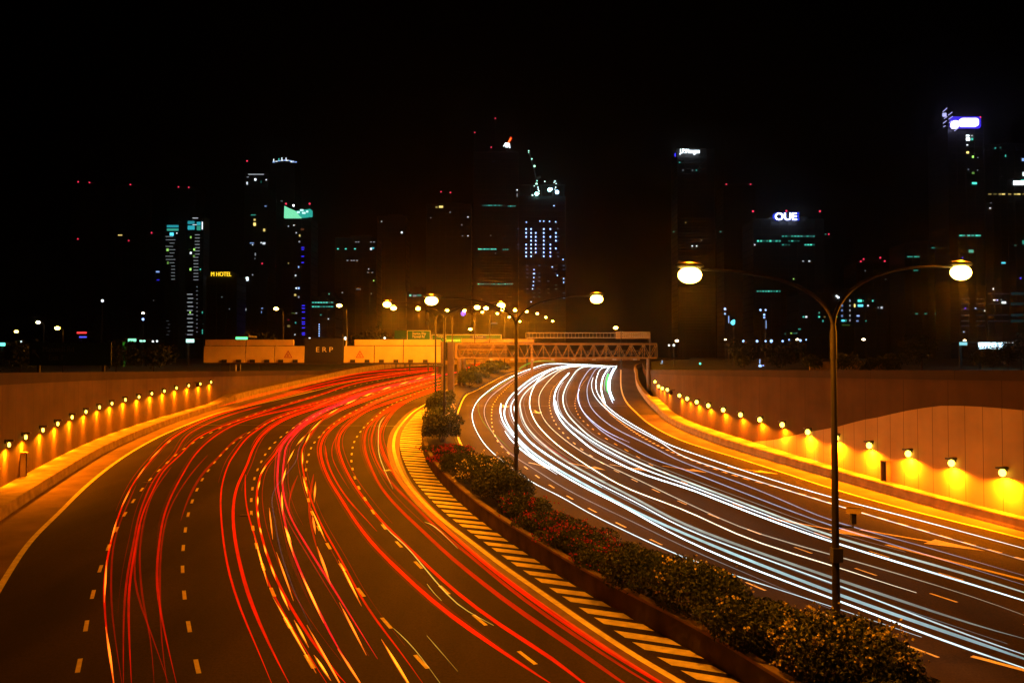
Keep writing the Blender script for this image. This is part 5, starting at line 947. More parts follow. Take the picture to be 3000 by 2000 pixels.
BUSH = [ # Y, t, rx(across), ry(along), h, flower, n, label, mat, fl, ls
 (22.9, .5, 1.5, 1.6, 1.0, None, 3400, 'low dark bush against the planter wall at the very bottom of the photo', 1, 0, .085),
 (24.8, .62, 2.0, 2.0, 1.5, 'w', 6500, 'white flowering bush in the bottom right corner, in front of the near pole', 0, 420, .085),
 (26.8, .82, 1.7, 1.6, 1.15, 'w', 4200, 'white flowering bush nearest the white streaks, right of the near pole foot', 0, 300, .085),
 (27.8, .5, 1.6, 1.6, 1.3, 'w', 3800, 'sparsely white flowering bush left of the near pole foot', 1, 60, .085),
 (30.8, .55, 1.9, 1.9, 1.5, 'w', 5200, 'big dark bush behind the near pole foot, dotted with white blossom', 1, 150, .085),
 (33.6, .35, 1.6, 1.7, 1.35, None, 4200, 'plain dark green mound between the red hedge and the near pole', 1, 0, .08),
 (36.8, .58, 1.5, 1.9, 1.1, 'r', 3800, 'nearest red flowering shrub, beside the hatched bars end', 0, 220, .08),
 (40.2, .6, 1.4, 1.9, 1.05, 'r', 3600, 'second nearest red flowering shrub in the planter', 0, 260, .08),
 (43.6, .6, 1.4, 1.9, 1.1, 'r', 3600, 'third nearest red flowering shrub, middle of the red hedge', 0, 260, .08),
 (47.0, .55, 1.5, 1.8, 1.25, 'r', 3600, 'farthest shrub of the long red flowering hedge', 0, 170, .085),
 (51.0, .5, 1.9, 2.2, 1.6, None, 4600, 'plain rounded dark bush in front of the second pole', 1, 0, .09),
 (55.6, .5, 2.0, 2.2, 1.65, 'w', 4600, 'large white flowering bush at the foot of the second pole', 0, 300, .09),
 (60.5, .4, 1.6, 2.0, 1.2, None, 3400, 'low plain bush just behind the second pole', 1, 0, .09),
 (65.5, .5, 1.7, 2.6, .85, 'r', 3200, 'low red flowering shrub patch before the curve, nearer half', 0, 420, .09),
 (70.5, .5, 1.7, 2.6, .85, 'r', 3200, 'low red flowering shrub patch before the curve, farther half', 0, 420, .09),
 (78.0, .45, 2.3, 3.2, 2.5, None, 3800, 'round dark bush in front of the third pole, nearer of two', 1, 0, .11),
 (86.5, .5, 2.2, 3.4, 2.5, 'w', 3400, 'dark bush dotted white at the foot of the third pole', 0, 120, .11),
 (94.0, .5, 1.6, 3.0, .9, 'r', 2400, 'small red flowering patch on the far part of the planter', 0, 200, .11),
 (102, .35, 1.9, 4.0, 2.2, None, 3400, 'tall dark bush at the bend before the gantry posts', 1, 0, .13),
 (110, .4, 1.9, 4.0, 2.4, None, 3200, 'tall dark bush at the foot of the fourth pole by the gantry posts', 1, 0, .13),
 (152, .7, 2.4, 5, 2.9, None, 2600, 'nearest tall bush behind the truss gantry', 1, 0, .2),
 (166, .6, 2.4, 6, 3.1, None, 2600, 'second tall bush behind the truss gantry', 0, 0, .2),
 (182, .6, 2.4, 6, 3.0, None, 2400, 'third tall bush behind the truss gantry', 1, 0, .22),
 (199, .6, 2.6, 7, 2.8, None, 2400, 'farthest tall bush behind the truss gantry', 0, 0, .24)]
BUSH = [(a, b, max(c, 2.05) if a < 75 and c >= 1.4 else c, *q) for a, b, c, *q in BUSH]
for Y, t, rx, ry, h, fl, n, lb, mt, nf, ls in BUSH:
    wdt = (lerp_x(PRi, Y)-lerp_x(PLn, Y)); k = min(1.15, max(.8, wdt/3.6))*(1.08 if Y < 29 else 1)
    if Y < 62 and fl != 'r': h *= 1.18; h *= 1.12; ry *= 1.18
    bush(mid(Y, t), Y, rx*k, ry, h, lb, fl, int(n*(2.4 if Y < 62 else 1.5)), int(nf*1.3), ls*(.7 if Y < 62 else .9), mt, rz=math.atan2(.83, -.55)-R(90) if Y < 75 else 0)
# ------------------------------------------------------------------ street lamps on the median
def street_lamp(cx_, Y, dl, lx, lyy, rx_, ryy, label, full=True, e=1.):
    X = (cx_-1500)*Y/2700; zb = zr(Y)+.2
    YL, YR = Y-dl, Y+dl; XL, ZL = px(lx, lyy, YL); XR, ZR = px(rx_, ryy, YR)
    zt = min(ZL, ZR); fork = zt-1.45
    root = empty('street_lamp', (X, Y, zb), label, 'street lamp', 'double armed street lamps along the median')
    MB().tube([(X, Y, zb), (X, Y, zb+.05), (X, Y, zb+2.4)], [.2, .125, .12], 12, True).build('pole_base', M_POLE, root, True)
    MB().tube([(X, Y, zb+2.4), (X, Y, fork-.9), (X, Y, fork)], [.115, .085, .08], 12).build('pole', M_POLE, root, True)
    MB().tube([(X, Y, fork-1.0), (X, Y, fork-.15)], [.105, .1], 12).build('collar', M_POLE, root, True)
    if full:
        MB().box((X+.02, Y-.02, zb+4.1-.9), (.3, .3, .42)).build('control_box', M_DARKST, root)
    for (x1, y1, z1) in ((XL, YL, ZL), (XR, YR, ZR)):
        P_ = []
        for i in range(13):
            t = i/12; s1 = 1-(1-t)**1.0; k = t**1.55
            u = (t**1.7); vv = 1-(1-t)**2.1
            P_.append((X+(x1-X)*u*.93, Y+(y1-Y)*u*.93, fork+(z1+.12-fork)*vv))
        MB().tube(P_, [.06-.022*i/12 for i in range(13)], 8).build('arm', M_POLE, root, True)
        ang = math.atan2(y1-Y, x1-X); c, s_ = math.cos(ang), math.sin(ang)
        hd = MB().ball((0, 0, .1), (.46, .17, .1), 14, 8); hd.v = [(x1+vx*c-vy*s_, y1+vx*s_+vy*c, z1+.12+vz) for vx, vy, vz in hd.v]
        head = hd.build('lamp_head', M_POLE, root, True)
        ln = MB().ball((0, 0, -.06), (.36, .26, .24), 14, 8); ln.v = [(x1+vx*c-vy*s_, y1+vx*s_+vy*c, z1+.0+vz) for vx, vy, vz in ln.v]
        ln.build('lens', M_LAMP, root, True)
        lamp(root, (x1, y1, z1-.36), E_STREET*e, 174, .12, .12)
        pl = bpy.data.lights.new('halo_glow', 'POINT'); pl.energy = E_STREET*e*.28; pl.color = (1, .22, .003); pl.shadow_soft_size = .1  # extra point light, added to give each lamp an all-round halo
        po = bpy.data.objects.new('halo_glow', pl); po.location = (x1, y1-.05, z1+.3); col.objects.link(po); po.parent = root; po.matrix_parent_inverse = root.matrix_basis.inverted()
    return root
SL = [(2442, 27.8, 1.3, 2021, 800, 2815, 793, 'nearest double armed street lamp, its tall pole crossing the right carriageway', 1, .75),
 (1512, 51.5, .3, 1264, 878, 1748, 873, 'second nearest double armed street lamp, its pole standing in the white flowering bush', 1, .9),
 (1302, 83, .3, 1134, 890, 1468, 893, 'third nearest double armed street lamp, its pole just right of the thin fourth pole', 1, 2.3),
 (1276, 112, .3, 1153, 901, 1398, 899, 'fourth double armed street lamp, standing just left of the gantry posts', 1, 3.6),
 (1325, 138, .3, 1225, 903, 1424, 902, 'fifth double armed street lamp, its pole rising behind the gantry posts', 0, 4),
 (1391, 166, .3, 1309, 908, 1473, 906, 'sixth double armed street lamp, sixth from the camera', 0, 4),
 (1435, 186, .3, 1361, 909, 1509, 908, 'seventh double armed street lamp, seventh from the camera', 0, 4),
 (1478, 212, .3, 1413, 913, 1543, 912, 'eighth double armed street lamp, eighth from the camera', 0, 4),
 (1516, 236, .3, 1457, 918, 1574, 918, 'ninth double armed street lamp, third from the far end', 0, 2.8),
 (1546, 259, .3, 1492, 928, 1599, 929, 'tenth double armed street lamp, second from the far end', 0, 2.8),
 (1571, 287, .3, 1523, 941, 1619, 940, 'farthest double armed street lamp of the median row', 0, 1.3)]
for a in SL: street_lamp(*a)
# security camera on the near pole
X = (2442-1500)*27.8/2700; Y = 27.8; z = px(2490, 1500, 27.8)[1]
sec = empty('security_camera', (X, Y, z), 'small security camera on a bracket on the nearest pole', 'camera')
MB().tube([(X+.05, Y, z-.4), (X+.5, Y-.1, z-.42), (X+.5, Y-.1, z-.05)], .035).build('bracket', M_DARKST, sec)
MB().box((X+.52, Y-.1, z+.06), (.42, .17, .17), R(-25), R(-8)).box((X+.55, Y-.1, z+.17), (.5, .22, .025), R(-25), R(-8)).build('housing', M_BEIGE, sec); MB().box((X+.5, Y-.1, z-.18), (.14, .14, .3)).build('pan_unit', M_DARKST, sec)
# single armed lamps at street level
def small_lamp(x, y, Y, lab, hgt=9, e=0, r=.3, warm=0, side=1, gz=None):
    X, Z = px(x, y, Y); zb = Z-hgt if gz is None else gz
    root = empty('street_lamp', (X+side*1.2, Y, zb), lab, 'street lamp', 'single street lamps beyond the walls')
    MB().tube([(X+side*1.2, Y, zb), (X+side*1.2, Y, Z-.6), (X+side*.9, Y, Z-.05), (X+side*.2, Y, Z+.1)], [.12, .08, .06, .05], 8).build('pole', M_POLE, root, True)
    MB().ball((X, Y, Z+.1), (.45, .25, .12)).build('lamp_head', M_POLE, root, True)
    MB().ball((X, Y, Z), (r, r*.9, r*.6)).build('lens', M_LAMP if not warm else emit('warm_white_lens', (1, .78, .5), 9), root, True)
    if e: lamp(root, (X, Y, Z-.3), e, 158, .35, .12)
for x, y, Y, lab, e, r, w in ((48, 971, 240, 'leftmost small orange street lamp in the photo', 0, .5, 0), (112, 944, 194, 'small white orange street lamp second from the left', 0, .45, 1), (168, 961, 180, 'small starry orange street lamp above the dark green sign', 1500, .5, 0),
 (809, 904, 150, 'lone orange street lamp behind the left half of the toll gantry', 3000, .4, 0), (994, 895, 143, 'lone orange street lamp behind the black toll gantry plate', 3500, .42, 0), (1378, 964, 226, 'small low orange street lamp just above the blue sign panel', 1200, .45, 0),
 (1804, 960, 210, 'small orange street lamp over the far orange message board', 2500, .5, 0), (1983, 998, 254, 'small orange street lamp left of the row of blue dots', 800, .5, 1), (2125, 994, 250, 'faint small street lamp right of the farthest small lamp', 0, .32, 1),
 (2336, 994, 260, 'small warm street lamp above the right wall, left of the near pole', 0, .45, 1), (2530, 994, 262, 'small warm street lamp above the right wall, right of the near pole', 0, .5, 1), (2826, 997, 264, 'small warm street lamp beside the white lit canopy', 0, .42, 1),
 (419, 917, 300, 'small white street lamp left of the twin teal topped towers', 0, .5, 1)): small_lamp(x, y, Y, lab, 9, e, r, w)
# ------------------------------------------------------------------ toll gantry over the left carriageway
YG = 128; sG = YG/2700
def gx(x): return (x-1500)*sG
def gz(y): return px(1500, y, YG)[1]
erp = empty('toll_gantry', (gx(1298), YG, zr(YG)), 'wide cream panelled toll gantry with black centre plate over the left carriageway', 'gantry')
def panel(x0, x1, y0, y1, dy=0, name='panel', mat=M_BEIGE, th=.35, lean=0):
    x0, x1 = gx(x0), gx(x1); z1, z0 = gz(y0), gz(y1)
    return MB().prism([(x0, YG+dy-lean, z0), (x1, YG+dy-lean, z0), (x1, YG+dy, z1), (x0, YG+dy, z1)], (0, 1, 0), th).build(name, mat, erp)
for a, b in ((598, 718), (721, 803), (806, 891), (1008, 1095), (1098, 1180), (1183, 1291)): panel(a, b, 1013.5, 1062, lean=.25)
for a, b in ((600, 718), (721, 859), (1038, 1180), (1183, 1290)): panel(a, b, 994.5, 1011.5, .15)
panel(893, 1006, 991, 1062, -.1, 'name_plate', M_BLACK)
text('E R P', .98, M_WHITEP, 'lettering', erp, (gx(950.5), YG-.14, gz(1024.5)), width=gx(975)-gx(926), depth=.02)
for x in (660, 702, 742, 784, 825, 867, 1035, 1077, 1119, 1161, 1204, 1247): MB().box((gx(x), YG-.42, gz(1057.5)), (.66, .3, .4)).build('antenna_box', M_BLACK, erp)
for cx_ in (845, 1055):
    c_ = (gx(cx_), gz(1038.5)); q = MB(); r1, r2 = .68, .5; yy = YG-.19
    o_ = [(c_[0]+r1*math.sin(R(a)), yy, c_[1]-.1+r1*math.cos(R(a))) for a in (0, 120, 240)]; i_ = [(c_[0]+r2*math.sin(R(a)), yy, c_[1]-.1+r2*math.cos(R(a))) for a in (0, 120, 240)]
    for k in range(3): q.prism([o_[k], o_[(k+1) % 3], i_[(k+1) % 3], i_[k]], (0, 1, 0), .03)
    q.build('warning_triangle', M_RED, erp); text('R', .62, M_RED, 'letter', erp, (c_[0], yy+.01, c_[1]-.14), depth=.012)
MB().box((gx(945), YG+.8, gz(1064)), (gx(1292)-gx(598), 1.1, .22)).build('beam', M_DARKST, erp)
bk = MB()
for x in (610, 720, 805, 890, 1010, 1097, 1182, 1285): bk.box((gx(x), YG+.8, gz(1030)), (.12, .9, gz(995)-gz(1063)))
bk.build('frame', M_DARKST, erp)
for x, dy, w in ((1298, .6, .55), (1316, 3.5, .9)):
    MB().box((gx(x), YG+dy, (zr(YG)+gz(1000))/2), (w, w, gz(1000)-zr(YG))).build('post', M_COPE, erp)
for x, w in ((656, 1.2), (679, .7)): MB().box((gx(x), YG+.9, (zr(YG)+gz(1064))/2), (w, .7, gz(1064)-zr(YG))).build('post', M_DARKST, erp)
MB().box((gx(1290), YG-.6, gz(1069)), (.9, .5, .35)).build('bracket', M_DARKST, erp)
# ------------------------------------------------------------------ truss gantry over the right carriageway
M_TRUSS = principled('truss_paint', (.24, .15, .04), .6, var=.25, scale=.5)
YT = 153; sT = YT/2700
def tx(x): return (x-1500)*sT
def tz(y): return px(1500, y, YT)[1]
tr = empty('truss_gantry', (tx(1345), YT, zr(YT)), 'steel truss gantry spanning the right carriageway above the white streaks', 'gantry')
x0, x1, za, zb = tx(1334), tx(1925), tz(1048), tz(1007)
for dy in (0, 2.1):
    c_ = MB(); c_.box(((x0+x1)/2, YT+dy, za), (x1-x0, .26, .26)); c_.box(((x0+x1)/2, YT+dy, zb), (x1-x0, .26, .26)); c_.build('chord', M_TRUSS, tr)
    d_ = MB(); n = 32; w = (x1-x0)/n
    for i in range(n+1): d_.box((x0+i*w, YT+dy, (za+zb)/2), (.1, .1, zb-za-.26)) if i % 2 == 0 else None
    for i in range(n): d_.tube([(x0+i*w, YT+dy, za+.13 if i % 2 else zb-.13), (x0+(i+1)*w, YT+dy, zb-.13 if i % 2 else za+.13)], .06, 6)
    d_.build('lattice', M_TRUSS, tr)
MB().box((x0+.1, YT+1.05, (za+zb)/2), (.3, 2.3, zb-za+.3)).build('end_plate', M_TRUSS, tr)
MB().box((x0+4.5, YT+1.9, (za+zb)/2), (8.2, .08, zb-za-.5)).build('back_panel', M_TRUSS, tr)
MB().box(((x0+x1)/2, YT+1.2, za+.65), (x1-x0-1.6, .25, .16)).box(((x0+x1)/2, YT+1.25, za+1.2), (x1-x0-1.6, .2, .12)).build('cable_tray', M_DARKST, tr)
eq = MB(); r = random.Random(8)
for i in range(15): eq.box((x0+1.5+i*2.1+r.uniform(-.3, .3), YT+1.0, za+.85+r.uniform(-.15, .2)), (r.uniform(.4, 1.1), .5, r.uniform(.3, .6)))
eq.build('equipment_box', M_DARKST, tr)
for i in range(8):
    MB().box((x0+6+i*3.4, YT-.1, za-.28), (.55, .5, .28)).build('underside_sensor', M_STEEL, tr)
for x, dy in ((1345, 0), (1357, 2.1), (1900, 0), (1908, 2.1)): MB().tube([(tx(x), YT+dy, zr(YT)-.2), (tx(x), YT+dy, za-.1)], .34, 14).build('post', M_COPE, tr, True)
MB().box((tx(1350), YT+1, zr(YT)+.25), (2.2, 4, .6)).build('footing', M_CONC, tr)
# ------------------------------------------------------------------ sign gantries beyond
YS = 200
def sx_(x): return (x-1500)*YS/2700
def sz_(y): return px(1500, y, YS)[1]
def sign(name, x0, x1, y0, y1, label, mat, txts, Y=YS, border=True, legs=(), beam=None):
    X0, Z1 = px(x0, y0, Y); X1, Z0_ = px(x1, y1, Y)
    root = empty(name, ((X0+X1)/2, Y, zr(Y)), label, 'road sign')
    MB().box(((X0+X1)/2, Y, (Z0_+Z1)/2), (X1-X0, .15, Z1-Z0_)).build('sign_face', mat, root)
    if border:
        b = MB(); w = .09*Y/200+.02
        for zc in (Z0_+w, Z1-w): b.box(((X0+X1)/2, Y-.09, zc), (X1-X0-w, .04, w))
        for xc in (X0+w, X1-w): b.box((xc, Y-.09, (Z0_+Z1)/2), (w, .04, Z1-Z0_-3*w))
        b.build('border', M_WHITEP, root)
    for t, cx_, cy_, sz, wdt in txts:
        tX, tZ = px(cx_, cy_, Y); text(t, sz, M_WHITEP, 'lettering', root, (tX, Y-.1, tZ), width=wdt)
    lg = MB()
    for x in legs: lX = px(x, 1000, Y)[0]; lg.box((lX, Y+.4, (zr(Y)+Z0_+1)/2), (.3, .3, Z0_+1-zr(Y)))
    if beam: bx0, bx1, by = beam; a = px(bx0, by, Y); c = px(bx1, by, Y); lg.box(((a[0]+c[0])/2, Y+.4, a[1]), (c[0]-a[0], .4, .5))
    if lg.v: lg.build('support', M_DARKST, root)
    return root
sign('direction_sign', 1192, 1262, 967, 1000, 'green two line road sign right of the toll gantry top', M_GREEN, [('Shenton Way', 1228, 977, .85, 3.0), ('Maxwell Rd', 1226, 986, .85, 2.6)], Y=200, legs=(1200, 1254))
sign('direction_sign', 1156, 1190, 968, 992, 'plain dark green road sign seen at the far left of the sign cluster', M_GREEN, [], Y=215, border=False, legs=(1160, 1186))
sign('direction_sign', 1264, 1470, 979, 1001, 'long green road sign above the truss gantry with a blue panel', M_GREEN, [('Tanjong', 1293, 985, .8, 2.2)], Y=206, legs=(1270, 1465), beam=(1262, 1475, 1000))
sign('direction_sign', 1377, 1424, 983, 990.5, 'small blue panel reading a tunnel name on the long green sign', M_BLUE, [('KPE Tunnel', 1400, 986.8, .42, 2.2)], Y=205.5, border=False)
sign('direction_sign', 1294, 1352, 991, 1003, 'lower green road sign behind the gantry posts', M_GREEN, [('Cantonment', 1325, 997, .7, 3.2)], Y=190, border=False, legs=(1297, 1350))
s_ = sign('direction_sign', 88, 326, 1003, 1070, 'large unlit dark green road sign with an arrow beyond the left wall', principled('dark_green_sign_face', (.002, .03, .015), .6), [], Y=110, border=False, legs=(110, 300))
M_DIM = principled('dim_lettering', (.10, .10, .08), .6)  # white lettering greyed in its colour so the sign looks unlit
tX, tZ = px(172, 1023, 110); text('Maxwell Rd', 1.0, M_DIM, 'lettering', s_, (tX, 109.9, tZ), width=3.7)
tX, tZ = px(165, 1048, 110); text('Exit 1', 1.0, M_DIM, 'lettering', s_, (tX, 109.9, tZ), width=1.6)
tX, tZ = px(105, 1035, 110); a = MB().tube([(tX+.45, 109.9, tZ-.5), (tX-.3, 109.9, tZ+.35)], .07); a.prism([(tX-.45, 109.88, tZ+.5), (tX+.15, 109.88, tZ+.42), (tX-.37, 109.88, tZ-.1)], (0, 1, 0), .04); a.build('arrow', M_DIM, s_)
# far truss with message board
YF = 232; f = empty('sign_gantry', (px(1545, 990, YF)[0], YF, zr(YF)), 'far dim brown truss gantry above the near truss gantry', 'gantry')
a0, a1 = px(1540, 989, YF), px(1800, 975, YF); c_ = MB()
for zz in (a0[1], a1[1]): c_.box(((a0[0]+a1[0]+9)/2, YF, zz), (a1[0]-a0[0]+9, .25, .2))
n = 34; w = (a1[0]-a0[0]+8)/n
for i in range(n+1): c_.box((a0[0]+i*w, YF, (a0[1]+a1[1])/2), (.09, .1, a1[1]-a0[1]-.2))
c_.build('truss', M_STEEL, f)
MB().tube([(a0[0]+.3, YF, zr(YF)), (a0[0]+.3, YF, a1[1])], .25).tube([(a1[0]+9, YF, zr(YF)), (a1[0]+9, YF, a1[1])], .25).build('post', M_DARKST, f)
b0, b1 = px(1804, 992, YF-1), px(1905, 971, YF-1)
mbd = empty('message_board', ((b0[0]+b1[0])/2, YF-1, b0[1]), 'small orange message board hung at the right end of the far truss', 'board')
MB().box(((b0[0]+b1[0])/2, YF-1, (b0[1]+b1[1])/2), (b1[0]-b0[0], .3, b1[1]-b0[1])).build('board', principled('board_yellow', (.5, .33, .12), .6), mbd)
rw = MB(); r = random.Random(2)
for k, yy in enumerate((977, 985)):
    for i in range(18): 
        q = px(1808+i*5.3, yy, YF-1.2); rw.box((q[0], YF-1.18, q[1]), (.3, .05, .3 if r.random() < .7 else .15))
rw.build('character_row', emit('board_amber', (1, .45, .1), .35), mbd)
# overbridge deck behind the truss
q0, q1 = px(1352, 1003, 192), px(1565, 993, 192)
br = empty('footbridge', (q0[0], 192, q0[1]), 'dim brown bridge beam seen just above the truss gantry', 'bridge')
MB().box(((q0[0]+q1[0])/2, 193, (q0[1]+q1[1])/2), (q1[0]-q0[0], 2, q1[1]-q0[1])).build('deck', M_COPE, br)
for i in (.03, .97): MB().box((q0[0]+(q1[0]-q0[0])*i, 193, (zr(192)+q0[1])/2), (.5, .8, q0[1]-zr(192))).build('post', M_COPE, br)
# ------------------------------------------------------------------ streaks of light
def bright(o, ab):   # slower moving (farther) lights leave a brighter streak
    at_ = o.data.attributes.new('brightness', 'FLOAT', 'POINT')
    at_.data.foreach_set('value', [ab[0]+(ab[1]-ab[0])*min(1, max(0, (v.co.y-28)/85)) for v in o.data.vertices])
TC = {'b': (.72, .95, 1), 'w': (.82, .96, 1), 'c': (.55, .93, 1), 'g': (.75, .95, .85), 'y': (1, .88, .62), 'n': (.5, .68, 1), 'green': (.02, 1, .1), 'rose': (.9, .08, .16), 'r': (1, .0, .0), 'p': (1, .0, .016), 'o': (1, .08, .008), 'yy': (1, .6, .08), 'of': (1, .16, .008), 'yf': (1, .4, .012)}
cnt = {}
CN = {'b': 'bright white', 'w': 'thin white', 'c': 'pale cyan', 'g': 'greyish white', 'y': 'warm white', 'n': 'bluish white', 'green': 'green', 'rose': 'dim rose', 'r': 'red', 'p': 'crimson', 'o': 'orange red', 'yy': 'thin yellow'}
roots = {}
for n_, pts, r0, st, c, h in D['trails']:
    white = n_[0] == 'W'; pts = list(pts)
    if pts[0][1] < pts[-1][1]: pts = pts[::-1]
    p = smooth(spline([(a, b) for a, b in pts], 1.6), 2); q = []; rr = []; m = len(p)
    for i, v in enumerate(p):
        e = min(1, (i+.6)/3, (m-i-.4)/5)
        k = r0*.58*(1+.0095*max(0, v.y-35)) if white else r0*.56*(1+.005*max(0, v.y-40))
        q.append((v.x, v.y, zr(v.y)+h)); rr.append(max(.006, k*e))
    cnt[CN[c]] = cnt.get(CN[c], -1)+1
    far, near = pts[0], pts[-1]
    side = 'right' if n_[0] in 'WG' else 'left'
    ref = 'leftmost of the white streaks' if n_ == 'W1' else None
    LABELS[n_] and None
    o = MB().tube(q, rr, 6).build('light_streak', streak('streak_%s_%s' % (CN[c].replace(' ', '_'), round(st, 2)), TC[c], st*(.8 if white else .62)))
    bright(o, (.55, 3.0) if white else (.75, 1.6))
    rc = random.Random(n_); nn_ = normals(p)
    for off, kr, ks in ([(rc.choice((-1, 1))*rc.uniform(.2, .4), .4, .4)] if r0 >= .05 and n_[0] == 'W' else [(rc.uniform(.12, .24), .5, .45), (-rc.uniform(.12, .3), .4, .35), (rc.uniform(-.15, .15), 2.6, .1)] if n_[0] == 'R' and r0 >= .07 and m > 25 else []):
        i0 = rc.randint(0, m//4); i1 = m-rc.randint(0, m//3)
        qq = [(p[i].x+nn_[i].x*off*(1+.004*p[i].y), p[i].y+nn_[i].y*off*(1+.004*p[i].y), zr(p[i].y)+h+.12) for i in range(i0, i1)]
        if len(qq) > 6:
            so_ = MB().tube(qq, [max(.006, rr[i]*kr*min(1, (i-i0+.6)/4, (i1-i-.4)/6)) for i in range(i0, i1)], 5).build('fine_strand', streak('strand_%s_%s' % (CN[c].replace(' ', '_'), round(st*ks, 2)), TC[c], max(.05, round(st*ks, 2))*(.8 if white else .62)), o)
            bright(so_, (.6, 1.2) if white else (.5, 1.4))
    tag(o, LABELS[n_], 'light streak', 'headlight streaks on the right carriageway' if side == 'right' else 'tail light streaks on the left carriageway'); roots[n_] = o
for par, segs, r0, c in D['flashes']:
    for s1 in segs:
        a = Vector(s1[0]); b = Vector(s1[1]); p = [a.lerp(b, t/8) for t in range(9)]
        q = [(v.x, v.y, zr(v.y)+.88) for v in p]; k = 1+.006*max(0, a.y-40)
        q2 = [(v.x, v.y, zr(v.y)+.86) for v in [a.lerp(b, -.22+t*.18) for t in range(9)]]
        fo = MB().tube(q2, [max(.008, .8*r0*k*(1-abs(t/4-1)**2)) for t in range(9)], 6).build('indicator_flash', streak('flash_orange', TC['of'], .55), roots[par]); bright(fo, (.9, 1.1))
        fi = MB().tube(q, [max(.006, .62*r0*k*(1-abs(t/4-1)**2)) for t in range(9)], 6).build('flash_core', streak('flash_'+c, TC[c], .8), fo); bright(fi, (.9, 1.1))
# ------------------------------------------------------------------ city skyline
for kind, lab, X0, X1, zt, Y, dp, W, bea, st in CITY:
    zb = 12.5; root = empty(kind, ((X0+X1)/2, Y, zb), lab, 'building', 'towers on the skyline'); w = X1-X0; cx_ = (X0+X1)/2
    bd = MB(); bd.box((cx_, Y+dp/2, (zb+zt)/2), (w, dp, zt-zb)); bd.build('facade', M_FACADE, root)
    sl_ = MB(); fh = 4.2; k = 0; z = zb+fh
    while z < zt-1: sl_.box((cx_, Y+dp/2, z), (w+.5, dp+.5, .35)); z += fh
    sl_.build('floor_band', M_SLAB, root)
    fn = MB(); nf = max(3, int(w/5))
    for i in range(nf+1): fn.box((X0+w*i/nf, Y-.32, (zb+zt)/2), (.28, .3, zt-zb-.2))
    fn.build('facade_fin', M_SLAB, root)
    if st == 'dome': MB().tube([(cx_, Y+dp/2, zt), (cx_, Y+dp/2, zt+1.8), (cx_, Y+dp/2, zt+3)], [w*.48, w*.45, w*.2], 24).build('roof_crown', M_FACADE, root)
    elif st == 'site':
        cr_ = MB()
        for i in range(5): cr_.box((X0+w*i/4*.96+.5, Y+2, zt+4), (.5, .5, 8))
        cr_.box((cx_, Y+2, zt+8), (w, .5, .5)); cr_.build('formwork', M_DARKST, root)
    elif st == 'wedge':
        pass
    else: MB().box((cx_+w*.08, Y+dp/2, zt+1.6), (w*.5, dp*.5, 3.2)).box((cx_, Y+dp/2, zt+.4), (w+.4, dp+.4, .8)).build('roof_plant', M_SLAB, root)
    for x, z, ww, hh, c, s1 in W[:100]:
        MB().box((x, Y-.62, z), (ww, .12, hh)).build('window', win_mat(c, s1), root)
    for x, z in bea:
        b = MB().ball((x, Y+4, z), (.62, .62, .62), 8, 6).build('beacon', emit('beacon_red', (1, .04, .1), 1.3), root)
        MB().tube([(x, Y+4, zt-.5), (x, Y+4, z-.5)], .12, 5).build('mast', M_DARKST, b) if z-.5 > zt else None
    roots[lab] = root
def find(s): return [roots[k] for k in roots if s in k][0]
# glass wedge crown
wr_ = find('glass wedge'); Y = 600
def q3(x, y, Y): a = px(x, y, Y); return (a[0], Y, a[1])
MB().prism([q3(832, 638, Y), q3(879, 638, Y), q3(866, 618, Y), q3(849, 611, Y), q3(833, 603, Y)], (0, 1, 0), 8).build('glass_wedge', emit('wedge_green', (.25, 1, .55), .9), wr_)
MB().prism([q3(866, 618, Y-1), q3(878, 633, Y-1), q3(908, 630, Y-1), q3(908, 612, Y-1), q3(882, 616, Y-1)], (0, 1, 0), 8).build('glass_wedge', emit('wedge_teal', (.05, .75, .6), .55), wr_)
for x, y, w in ((884, 616, 10), (890, 624, 10), (900, 620, 6), (874, 622, 8)): a = px(x, y, Y-2); MB().box((a[0], Y-2, a[1]), (w*.22, .3, 1.2)).build('window', emit('wedge_white', (.6, 1, .95), 1.3), wr_)
a = px(860, 602, Y-1); MB().ball((a[0], Y-1, a[1]), (.7, .7, .7)).build('flood_light', emit('flood_white', (.9, .95, 1), 4), wr_)
# rooftop emblem of the tallest tower: white fan with a red slanted bar
t_ = find('rooftop emblem'); Y = 738
MB().prism([q3(1481, 418, Y), q3(1493, 420, Y), q3(1495, 433, Y), q3(1492, 434, Y), q3(1489, 426, Y), q3(1488, 432, Y), q3(1480, 431, Y), q3(1481, 425, Y), q3(1475, 430, Y), q3(1475, 427, Y)], (0, 1, 0), .8).build('white_emblem', emit('emblem_white', (.85, .97, 1), 2.5), t_)
MB().prism([q3(1486, 418, Y), q3(1492, 419, Y), q3(1501, 406, Y), q3(1499, 401, Y), q3(1494, 401, Y), q3(1492, 407, Y)], (0, 1, 0), .6).build('red_emblem', emit('emblem_red', (1, .03, .0), .9), t_)
MB().tube([q3(1489, 418, Y-1), q3(1497, 405, Y-1)], .3).build('emblem_core', emit('emblem_orange', (1, .35, .05), 2), t_)
a = px(1485, 440, Y); MB().tube([(a[0], Y+3, 12+170), (a[0], Y+.8, px(1485, 430, Y)[1])], .4).build('sign_mast', M_DARKST, t_)
